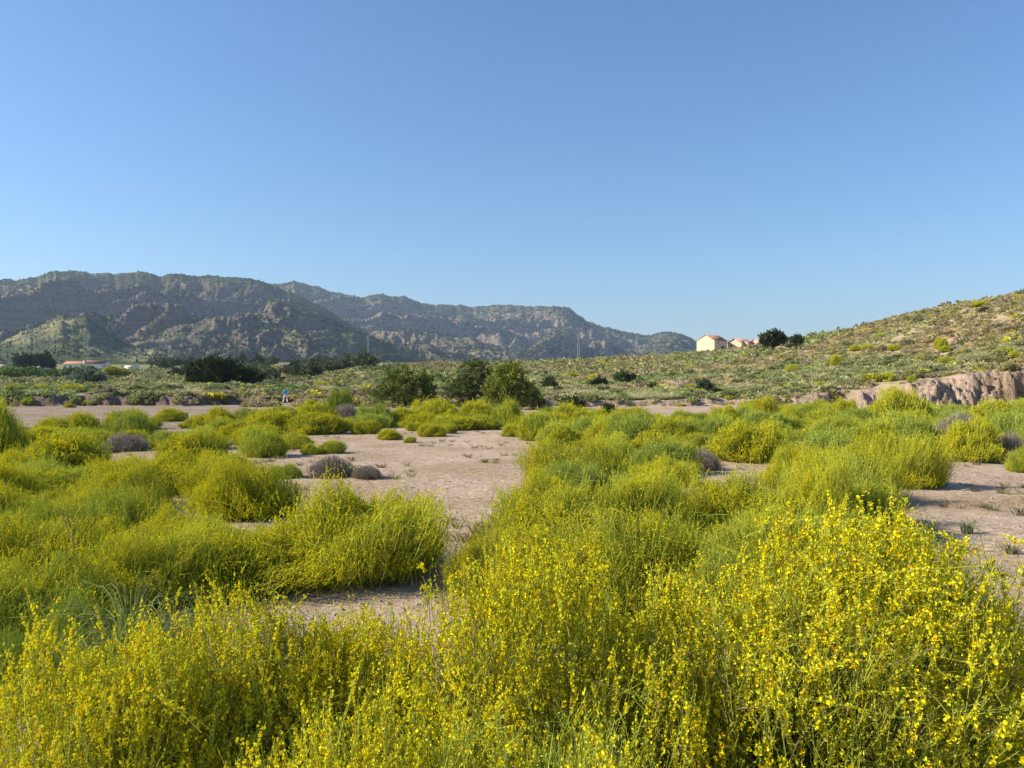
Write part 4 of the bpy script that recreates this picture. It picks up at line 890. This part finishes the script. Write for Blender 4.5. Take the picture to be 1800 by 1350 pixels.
def merge(ids, G):
    out = Geo()
    for t in range(4):
        j = ids[typ[ids] == t]
        if not len(j): continue
        V0 = np.concatenate(G[t].V); F0 = np.concatenate(G[t].F); C0 = np.concatenate(G[t].C)
        a = sr.uniform(0, 6.283, len(j)); ca, sa = np.cos(a), np.sin(a); s = size[j][:, None]
        vx = (V0[None, :, 0] * ca[:, None] - V0[None, :, 1] * sa[:, None]) * s * 1.15 + X[j][:, None]
        vy = (V0[None, :, 0] * sa[:, None] + V0[None, :, 1] * ca[:, None]) * s * 1.15 + d[j][:, None]
        vz = V0[None, :, 2] * s * .85 + Z[j][:, None] - .05
        F = (F0[None] + (np.arange(len(j)) * len(V0))[:, None, None]).reshape(-1, 4)
        C = (C0[None] * base_c[j][:, None]).reshape(-1, 3)
        out.add(np.stack([vx, vy, vz], -1), F, C)
    return out
gA = merge(rest[d[rest] < 150], MIDG); gB = merge(rest[d[rest] >= 150], LOWG)
gA.V += gB.V; gA.F += [f + gA.n for f in gB.F]; gA.C += gB.C
tag(ob("scrub_cover", gA.mesh("scrub_cover", M_TREE)), "olive and straw-coloured scrub covering the hillside and the far plain", "scrub", None, 'stuff')

# small dry tufts, straw and stones on the sand
lr = np.random.default_rng(8)
def scatter(n, dmin, dmax, f):
    u = lr.uniform(-60, 1860, n); d = np.exp(lr.uniform(math.log(dmin), math.log(dmax), n)); X = (u - 900) * d / FX
    k = f(u, d, X); return X[k], d[k], ground_z(X[k], d[k])
x, y, z = scatter(26000, 3.5, 34, lambda u, d, X: fbm(X / 1.5, d / 1.5, 3, 71) + lr.normal(0, .15, len(u)) > -.05)
nl = len(x); a = lr.uniform(0, 6.283, nl); L = lr.uniform(.04, .17, nl)
dirv = np.stack([np.cos(a), np.sin(a), lr.uniform(-.1, .35, nl)], -1) * L[:, None]; p0 = np.stack([x, y, z + .006], -1)
V, F = ribbons(lr, p0, p0 + dirv * .5 + (0, 0, .008), p0 + dirv, 2, .009, .004)
g = Geo(); g.add(V, F, np.repeat(np.array([.50, .41, .26]) * lr.uniform(.35, 1.5, (nl, 1)), 6, 0))
x, y, z = scatter(1500, 9, 66, lambda u, d, X: fbm(X / 2.5, d / 2.5, 3, 72) > .12)
for xx, yy, zz in zip(x, y, z):
    m = 34; a = lr.uniform(0, 6.283, m); rj = lr.uniform(0, .12, m); p = np.stack([xx + np.cos(a) * rj, yy + np.sin(a) * rj, np.full(m, zz)], -1)
    s = lr.uniform(.05, .14); t = np.stack([np.cos(a) * .6, np.sin(a) * .6, np.full(m, 1.0)], -1) * s * lr.uniform(.5, 1.2, (m, 1))
    V, F = ribbons(lr, p, p + t * .6 + (0, 0, .02), p + t * (1.3, 1.3, .9), 2, .011, .004); c = np.array([(.20, .21, .08), (.33, .27, .15), (.18, .13, .09)][int(lr.integers(3))])
    g.add(V, F, np.repeat(c[None] * lr.uniform(.7, 1.2, (m, 1)), 6, 0))
tag(ob("dry_grass", g.mesh("dry_grass", M_TREE)), "dry straw litter and tiny tufts scattered over the sand", "grass", None, 'stuff')
x, y, z = scatter(16000, 3.5, 40, lambda u, d, X: fbm(X / 2, d / 2, 3, 73) > -.1)
o6 = np.array([(1,0,.2),(0,1,.2),(-1,0,.2),(0,-1,.2),(0,0,.9),(0,0,-.5)]); s = (lr.uniform(0, 1, len(x)) ** 4 * .028 + .006)
V = (o6[None] * s[:, None, None] * lr.uniform(.5, 1.3, (len(x), 6, 1)) + np.stack([x, y, z], -1)[:, None]).reshape(-1, 3)
f8 = np.array([(0,1,4),(1,2,4),(2,3,4),(3,0,4),(1,0,5),(2,1,5),(3,2,5),(0,3,5)]); F = (f8[None] + (np.arange(len(x)) * 6)[:, None, None]).reshape(-1, 3)
C = np.repeat(np.array([.45, .38, .31]) * lr.uniform(.5, 1.2, (len(x), 1)), 6, 0)
tag(ob("gravel", mesh_data("gravel", V, F, M_STEM, C)), "small pale stones lying on the sandy soil", "gravel", None, 'stuff')

# tall grass tufts, dry stalks, dead white branches
def grass_tuft(u, d, h, n, label, col=(.22, .26, .09), plume=0):
    rng = np.random.default_rng(int(u)); X = (u - 900) * d / FX; z = gz(X, d); g = Geo()
    a = rng.uniform(0, 6.283, n); r0 = rng.uniform(0, .07, n); B = np.stack([np.cos(a) * r0, np.sin(a) * r0, 0 * a], -1)
    o = np.stack([np.cos(a), np.sin(a), 0 * a], -1); l = rng.uniform(.5, 1, (n, 1)) * h; sp = rng.uniform(.2, .9, (n, 1))
    V, F = ribbons(rng, B, B + o * l * .1 * sp + (0, 0, 1) * l * 1.0, B + o * l * sp * .9 + (0, 0, 1) * l * (1 - sp * .45), 7, .009, .002)
    g.add(V, F, np.repeat(np.array(col)[None] * rng.uniform(.6, 1.4, (n, 1)), 16, 0))
    o_ = ob("grass_tuft", g.mesh("grass_tuft", M_LEAF)); o_.location = (X, d, z); tag(o_, label, "grass")
grass_tuft(228, 4.6, .95, 190, "tall arching grass tuft at left in front of the golden broom")
grass_tuft(180, 4.3, .75, 130, "smaller arching grass tuft left of the tallest one")
grass_tuft(300, 4.9, .75, 110, "thin grass tuft right of the tallest one in the left foreground")
grass_tuft(1700, 10.5, .22, 120, "low greyish grass tuft on the sand at right", (.20, .23, .13))
grass_tuft(1775, 9.0, .16, 90, "tiny grass tuft on the sand near the right edge", (.28, .26, .14))
def stalks(name, label, cat, u, d, paths, rad, col):
    X = (u - 900) * d / FX; z = gz(X, d); g = Geo()
    for p in paths:
        V, F = tube(p, np.linspace(rad, rad * .4, len(p)), 5); g.add(V, F, np.array(col))
    o = ob(name, g.mesh(name, M_STEM)); o.location = (X, d, z); tag(o, label, cat); return o
stalks("dry_stalk", "leaning orange-brown dry stalk among the green brooms at left", "stalk", 138, 7.0, [[(0, 0, 0.1), (0, 0, .35), (-.10, 0, .62), (-.20, 0, .88)], [(0.02, 0, .1), (-.03, 0, .5), (-.10, -.02, .75)], [(-.02, .02, .3), (-.10, .03, .68), (-.14, .03, .80)]], .009, (.42, .24, .11))
wr = np.random.default_rng(4)
def starp(n, R_): return [[(0, 0, 0), (math.cos(a) * R_ * .4, wr.normal(0, .1), R_ * .6), (math.cos(a) * R_, wr.normal(0, .2), R_ * (.5 + .5 * wr.uniform()))] for a in np.linspace(.0, 3.1, n)]
stalks("dead_branches", "bleached white dead bush on the slope above the yellow brooms", "dead bush", 1197, 100, starp(8, 1.1), .07, (.55, .52, .46))
stalks("dead_branches", "bleached dead bush on the crest just below the farm buildings", "dead bush", 1243, 190, starp(7, 1.8), .09, (.5, .48, .42))

# ------------------------------------------------------------------ buildings
def plaster(name, c):
    return noise_mat(name, [tuple(v * .86 for v in c), c, tuple(min(1, v * 1.06) for v in c)], 1.2, .9, .25, 12)
M_CREAM = plaster("cream_plaster", (.64, .52, .37)); M_PINK = plaster("pink_plaster", (.66, .46, .36)); M_WHITE = plaster("white_plaster", (.72, .70, .66)); M_GREYW = plaster("grey_plaster", (.46, .46, .46))
M_TILE = noise_mat("clay_tiles", [(.20, .10, .07), (.36, .19, .13), (.28, .14, .10)], 3, .85, .6, 20, (4, 4, 1)); M_DARK = noise_mat("dark_wood", [(.03, .02, .018), (.07, .05, .04)], 5); M_TILE2 = noise_mat("pale_tiles", [(.38, .24, .17), (.50, .33, .24)], 3, .85, .6, 20)
M_GLASS = noise_mat("window_glass", [(.03, .035, .04), (.05, .055, .06)], 3, .15)
M_METAL = noise_mat("galvanised_steel", [(.32, .33, .34), (.4, .41, .42)], 2, .5)
W1 = np.array([1.0, 1, 1])
def part(name, V, F, m, parent):
    g = Geo(); g.add(V, F, W1); return ob(name, g.mesh(name, m), parent)
def boxpart(name, b, m, parent): return part(name, *box(*b), m, parent)
def gable(name, label, u, d, yaw, W, L, eave, ridge, mw, mr, wins=(), doors=(), asym=0.0, z=None, over=.35, cat="building"):
    """local frame: gable end faces -Y, length along +Y"""
    X = (u - 900) * d / FX; z0 = (gz(X, d) - .4) if z is None else z
    r = ob(name, None); r.location = (X, d, z0); r.rotation_euler = (0, 0, yaw); tag(r, label, cat)
    w = W / 2; a = asym * W
    q = [(-w, 0), (w, 0), (w, eave), (a, ridge), (-w, eave)]
    V = np.array([(x, y, zz) for y in (0, L) for x, zz in q])
    me = bpy.data.meshes.new("wall"); me.from_pydata(V.tolist(), [], [(0,1,2,3,4), (9,8,7,6,5), (1,6,7,2), (5,0,4,9), (2,7,8,3), (4,3,8,9), (5,6,1,0)]); me.materials.append(mw); ob("wall", me, r)
    g = Geo(); t = .16
    for sx, ex in ((-1, -w), (1, w)):
        dx, dz = ex - a, eave - ridge; ln = math.hypot(dx, dz); ex2, ez2 = a + dx * (1 + over / ln), ridge + dz * (1 + over / ln)
        v = [(a, -over, ridge + .02), (ex2, -over, ez2 + .02), (ex2, L + over, ez2 + .02), (a, L + over, ridge + .02)]
        v += [(x_, y_, z_ + t) for x_, y_, z_ in v]
        g.add(v, [(0,1,2,3), (7,6,5,4), (0,4,5,1), (1,5,6,2), (2,6,7,3), (3,7,4,0)], W1)
    ob("roof", g.mesh("roof", mr), r)
    for (side, p, zc, ww, hh) in wins:
        f = boxpart("window", (p, -.03, zc, ww, .1, hh) if side == 'g' else (w + .03, p, zc, .1, ww, hh), mw if False else M_DARK, r)
        boxpart("pane", (p, -.09, zc, ww * .8, .03, hh * .8) if side == 'g' else (w + .09, p, zc, .03, ww * .8, hh * .8), M_GLASS, f)
    for (side, p, ww, hh, zb) in doors:
        boxpart("door", (p, -.03, zb + hh / 2, ww, .1, hh) if side == 'g' else (w + .03, p, zb + hh / 2, .1, ww, hh), M_DARK, r)
    return r
dB = 270.0
zb = yz(621, dB) - .6
gable("barn", "tall cream farm building with a brown gabled roof on the hill crest", 1240, dB, R(-45), 7.0, 8.6, 5.0, 6.9, M_CREAM, M_TILE,
      wins=[('s', 2.4, 4.3, .5, .5)], doors=[('s', 5.6, 1.6, 2.2, .9)], asym=.02, z=zb, over=.12)
gable("lean_to", "shaded flat link building between the cream barn and the gabled cottage", 1276, dB + 9, R(-42), 6.0, 5, 5.0, 5.4, M_PINK, M_DARK, z=zb, over=.1)
gable("cottage", "low gabled cottage with one small window right of the cream barn", 1291, dB + 4, R(-42), 5.2, 8.5, 3.3, 4.7, M_CREAM, M_TILE2, wins=[('g', -1.2, 2.3, .5, .6)], z=zb + 1.2)
gable("shed", "small pink shed in front of the cottage with a tiled roof", 1308, dB + 4, R(-42), 3.0, 5, 2.5, 3.3, M_PINK, M_TILE, z=zb + 1.9)
gable("farm_wing", "low tiled wing at the right end of the farm buildings", 1326, dB + 10, R(-62), 4.6, 9, 2.7, 4.0, M_PINK, M_TILE2, z=zb + 2.0)
dF = 455.0
gable("farmhouse", "long low farmhouse with a faded red tiled roof at far left", 118, dF, R(-90), 7.5, 22, 3.0, 4.6, M_WHITE, M_TILE, z=yz(649, dF), wins=[('s', 4, 1.7, 1, 1), ('s', 11, 1.7, 1, 1)])
gable("farmhouse", "greyer tiled wing of the far left farmhouse, right of the chimney", 190, dF + 2, R(90), 7.5, 13, 3.4, 5.0, M_WHITE, M_TILE, z=yz(649, dF))
r = ob("chimney", None); r.location = ((149 - 900) * (dF - 2) / FX, dF - 2, yz(649, dF)); tag(r, "bright cream chimney block standing out on the far left farmhouse", "chimney")
boxpart("stack", (0, 0, 2.6, 1.1, 1.1, 5.2), M_CREAM, r); boxpart("cap", (0, 0, 5.3, 1.4, 1.4, .2), M_TILE, r)
r = ob("outbuilding", None); r.location = ((232 - 900) * 430 / FX, 430, yz(651, 430)); tag(r, "small white flat-roofed outbuilding right of the far left farmhouse", "building")
boxpart("wall", (0, 0, 1.3, 6.2, 4, 2.6), M_WHITE, r); boxpart("roof", (0, 0, 2.7, 6.6, 4.4, .22), M_WHITE, r); boxpart("door", (.5, -2.03, 1, 1, .1, 2), M_DARK, r)
r = ob("outbuilding", None); r.location = ((70 - 900) * 420 / FX, 420, yz(652, 420)); tag(r, "grey walled shed with a taller left corner, left of the farmhouse", "building")
boxpart("wall", (1, 0, 1.6, 7.5, 4, 3.2), M_GREYW, r); boxpart("tower", (-3.4, -.1, 2.3, 1.8, 4.3, 4.6), M_GREYW, r); boxpart("roof", (1.3, 0, 3.3, 7.4, 4.3, .2), M_TILE, r)
r = ob("outbuilding", None); r.location = ((6 - 900) * 440 / FX, 440, yz(648, 440)); tag(r, "low ochre building cut by the left edge", "building")
boxpart("wall", (0, 0, 1.2, 9, 4, 2.4), M_CREAM, r); boxpart("roof", (0, 0, 2.5, 9.4, 4.4, .2), M_TILE, r)

# ------------------------------------------------------------------ pylons
def pylon(label, u, ybase, ytop, d, w=1.0):
    X = (u - 900) * d / FX; z0 = gz(X, d) - .5; H = yz(ytop, d) - z0
    r = ob("pylon", None); r.location = (X, d, z0); tag(r, label, "pylon", "electricity pylons in front of the mountains")
    g = Geo(); wb, wt = H * .05 * w, H * .014 * w; lev = np.linspace(0, 1, 11)
    def c(k, t): s = wb + (wt - wb) * min(1, t * 1.25); return np.array([(-1, -1), (1, -1), (1, 1), (-1, 1)][k % 4] + (0,)) * s + (0, 0, t * H)
    for k in range(4):
        V, F = tube([c(k, t) for t in lev], [.13] * 11, 4); g.add(V, F, W1)
        for i in range(10):
            V, F = tube([c(k, lev[i]), c(k + 1, lev[i + 1])], [.07, .07], 4); g.add(V, F, W1)
            V, F = tube([c(k + 1, lev[i]), c(k, lev[i + 1])], [.07, .07], 4); g.add(V, F, W1)
    ob("tower_frame", g.mesh("tower_frame", M_METAL), r)
    for t, a in ((.80, .13), (.88, .10), (.955, .075)):
        g = Geo()
        for s in (-1, 1):
            V, F = tube([(0, 0, t * H), (s * a * H, 0, t * H + .6)], [.16, .1], 4); g.add(V, F, W1)
            V, F = tube([(0, 0, t * H + 2.0), (s * a * H, 0, t * H + .6)], [.09, .08], 4); g.add(V, F, W1)
            V, F = tube([(s * a * H, 0, t * H + .6), (s * a * H, 0, t * H - 1.6)], [.07, .07], 4); g.add(V, F, W1)
        ob("crossarm", g.mesh("crossarm", M_METAL), r)
pylon("thin lattice pylon in front of the terraced foothills, middle one of three", 647, 640, 590, 900)
pylon("thin lattice pylon in front of the far ridge, rightmost of three", 1017, 636, 585, 900)
pylon("thin lattice pylon behind the far left farmhouse", 154, 640, 587, 820)

# ------------------------------------------------------------------ the walking person
def skin_obj(name, joints, edges, mat, parent, sub=2):
    me = bpy.data.meshes.new(name); me.from_pydata([j[:3] for j in joints], [], edges)
    o = ob(name, me, parent); me.materials.append(mat)
    sk = o.modifiers.new("skin", 'SKIN'); sk.use_smooth_shade = True
    for i, j in enumerate(joints):
        v = me.skin_vertices[0].data[i]; v.radius = (j[3], j[4] if len(j) > 4 else j[3]); v.use_root = (i == 0)
    ss = o.modifiers.new("sub", 'SUBSURF'); ss.levels = sub; ss.render_levels = sub
    return o
M_SKIN = noise_mat("skin", [(.34, .20, .13), (.42, .26, .18)], 6, .6); M_SHIRT = noise_mat("blue_cloth", [(.13, .36, .52), (.20, .48, .64)], 9, .85); M_TROU = noise_mat("white_cloth", [(.66, .64, .58), (.76, .74, .68)], 9, .85)
M_HAIR = noise_mat("dark_hair", [(.012, .010, .010), (.03, .025, .022)], 20, .6); M_SHOE = noise_mat("shoe", [(.25, .22, .20), (.4, .37, .34)], 9, .7)
dP = 81.0; XP = (502 - 900) * dP / FX
per = ob("person", None); per.location = (XP, dP, gz(XP, dP)); per.rotation_euler = (0, 0, R(20)); per.scale = (1, 1, .97)
tag(per, "person in a light blue top and white trousers walking away, arms bent forward", "person")
J = [(0, 0, .93, .13, .10), (0, .01, 1.12, .12, .09), (0, .03, 1.32, .15, .10), (0, .03, 1.45, .07, .06), (0, .05, 1.52, .055), (0, .06, 1.62, .085, .10), (0, .06, 1.70, .07, .08),
     (-.17, .03, 1.40, .05), (-.27, .00, 1.15, .042), (-.25, .24, 1.08, .032), (-.235, .32, 1.10, .026),
     (.17, .03, 1.40, .05), (.27, .0, 1.15, .042), (.24, .24, 1.06, .032), (.225, .32, 1.08, .026),
     (-.10, 0, .88, .09), (-.17, .13, .50, .06), (-.24, .02, .10, .042), (-.25, .12, .03, .035),
     (.10, 0, .88, .09), (.13, -.02, .48, .06), (.20, -.20, .11, .042), (.20, -.10, .03, .035)]
E = [(0,1),(1,2),(2,3),(3,4),(4,5),(5,6),(3,7),(7,8),(8,9),(9,10),(3,11),(11,12),(12,13),(13,14),(0,15),(15,16),(16,17),(17,18),(0,19),(19,20),(20,21),(21,22)]
nj = len(J)
for s, h in ((-1, 10), (1, 14)):
    hx, hy, hz = J[h][:3]
    for k, (dx, ln) in enumerate(((-.025, .065), (-.009, .075), (.009, .07), (.024, .055))):
        J += [(hx + dx, hy + .045, hz, .009), (hx + dx * 1.2, hy + .045 + ln * .6, hz - .012, .008), (hx + dx * 1.2, hy + .045 + ln, hz - .035, .007)]
        E += [(h, len(J) - 3), (len(J) - 3, len(J) - 2), (len(J) - 2, len(J) - 1)]
    J += [(hx - s * .032, hy + .02, hz + .01, .010), (hx - s * .045, hy + .055, hz + .012, .008)]; E += [(h, len(J) - 2), (len(J) - 2, len(J) - 1)]
J += [(0, .155, 1.62, .012)]; E += [(5, len(J) - 1)]
skin_obj("body", J, E, M_SKIN, per)
up = .022
skin_obj("shirt", [(0, 0, .90, .15, .12), (0, .01, 1.12, .145, .115), (0, .03, 1.32, .17, .12), (0, .03, 1.43, .10, .08), (-.17, .03, 1.40, .07), (-.27, 0, 1.15, .06), (-.255, .18, 1.10, .045), (.17, .03, 1.40, .07), (.27, 0, 1.15, .06), (.245, .18, 1.08, .045)],
         [(0,1),(1,2),(2,3),(3,4),(4,5),(5,6),(3,7),(7,8),(8,9)], M_SHIRT, per)
skin_obj("trousers", [(0, 0, .95, .145, .115), (-.10, 0, .86, .105), (-.17, .13, .50, .08), (-.235, .03, .13, .07), (.10, 0, .86, .105), (.13, -.02, .48, .08), (.195, -.19, .14, .07)],
         [(0,1),(1,2),(2,3),(0,4),(4,5),(5,6)], M_TROU, per)
skin_obj("hair", [(0, .03, 1.68, .095, .10), (0, -.02, 1.60, .085, .07), (0, -.03, 1.50, .06, .04)], [(0,1),(1,2)], M_HAIR, per)
for s, (x_, y_) in ((-1, (-.25, .10)), (1, (.20, -.12))): skin_obj("shoe", [(x_, y_ - .07, .06, .045), (x_, y_ + .04, .045, .045), (x_, y_ + .14, .035, .035)], [(0,1),(1,2)], M_SHOE, per, 1)

# ------------------------------------------------------------------ air
hv = box(0, 4200, 0, 16000, 9600, 1); V = hv[0]; V[:, 2] = np.where(V[:, 2] > 0, 620, -6); V[:, 0] *= 1
mh, nt, out = newmat("haze_air"); pv = nt.nodes.new("ShaderNodeVolumePrincipled")
pv.inputs['Color'].default_value = (.60, .76, 1.0, 1); pv.inputs['Density'].default_value = .000078; pv.inputs['Anisotropy'].default_value = 0.2
nt.links.new(pv.outputs[0], out.inputs['Volume'])
tag(ob("haze", mesh_data("haze", V, hv[1], mh)), "thin blue haze in the air before the mountains", "haze", None, 'stuff')
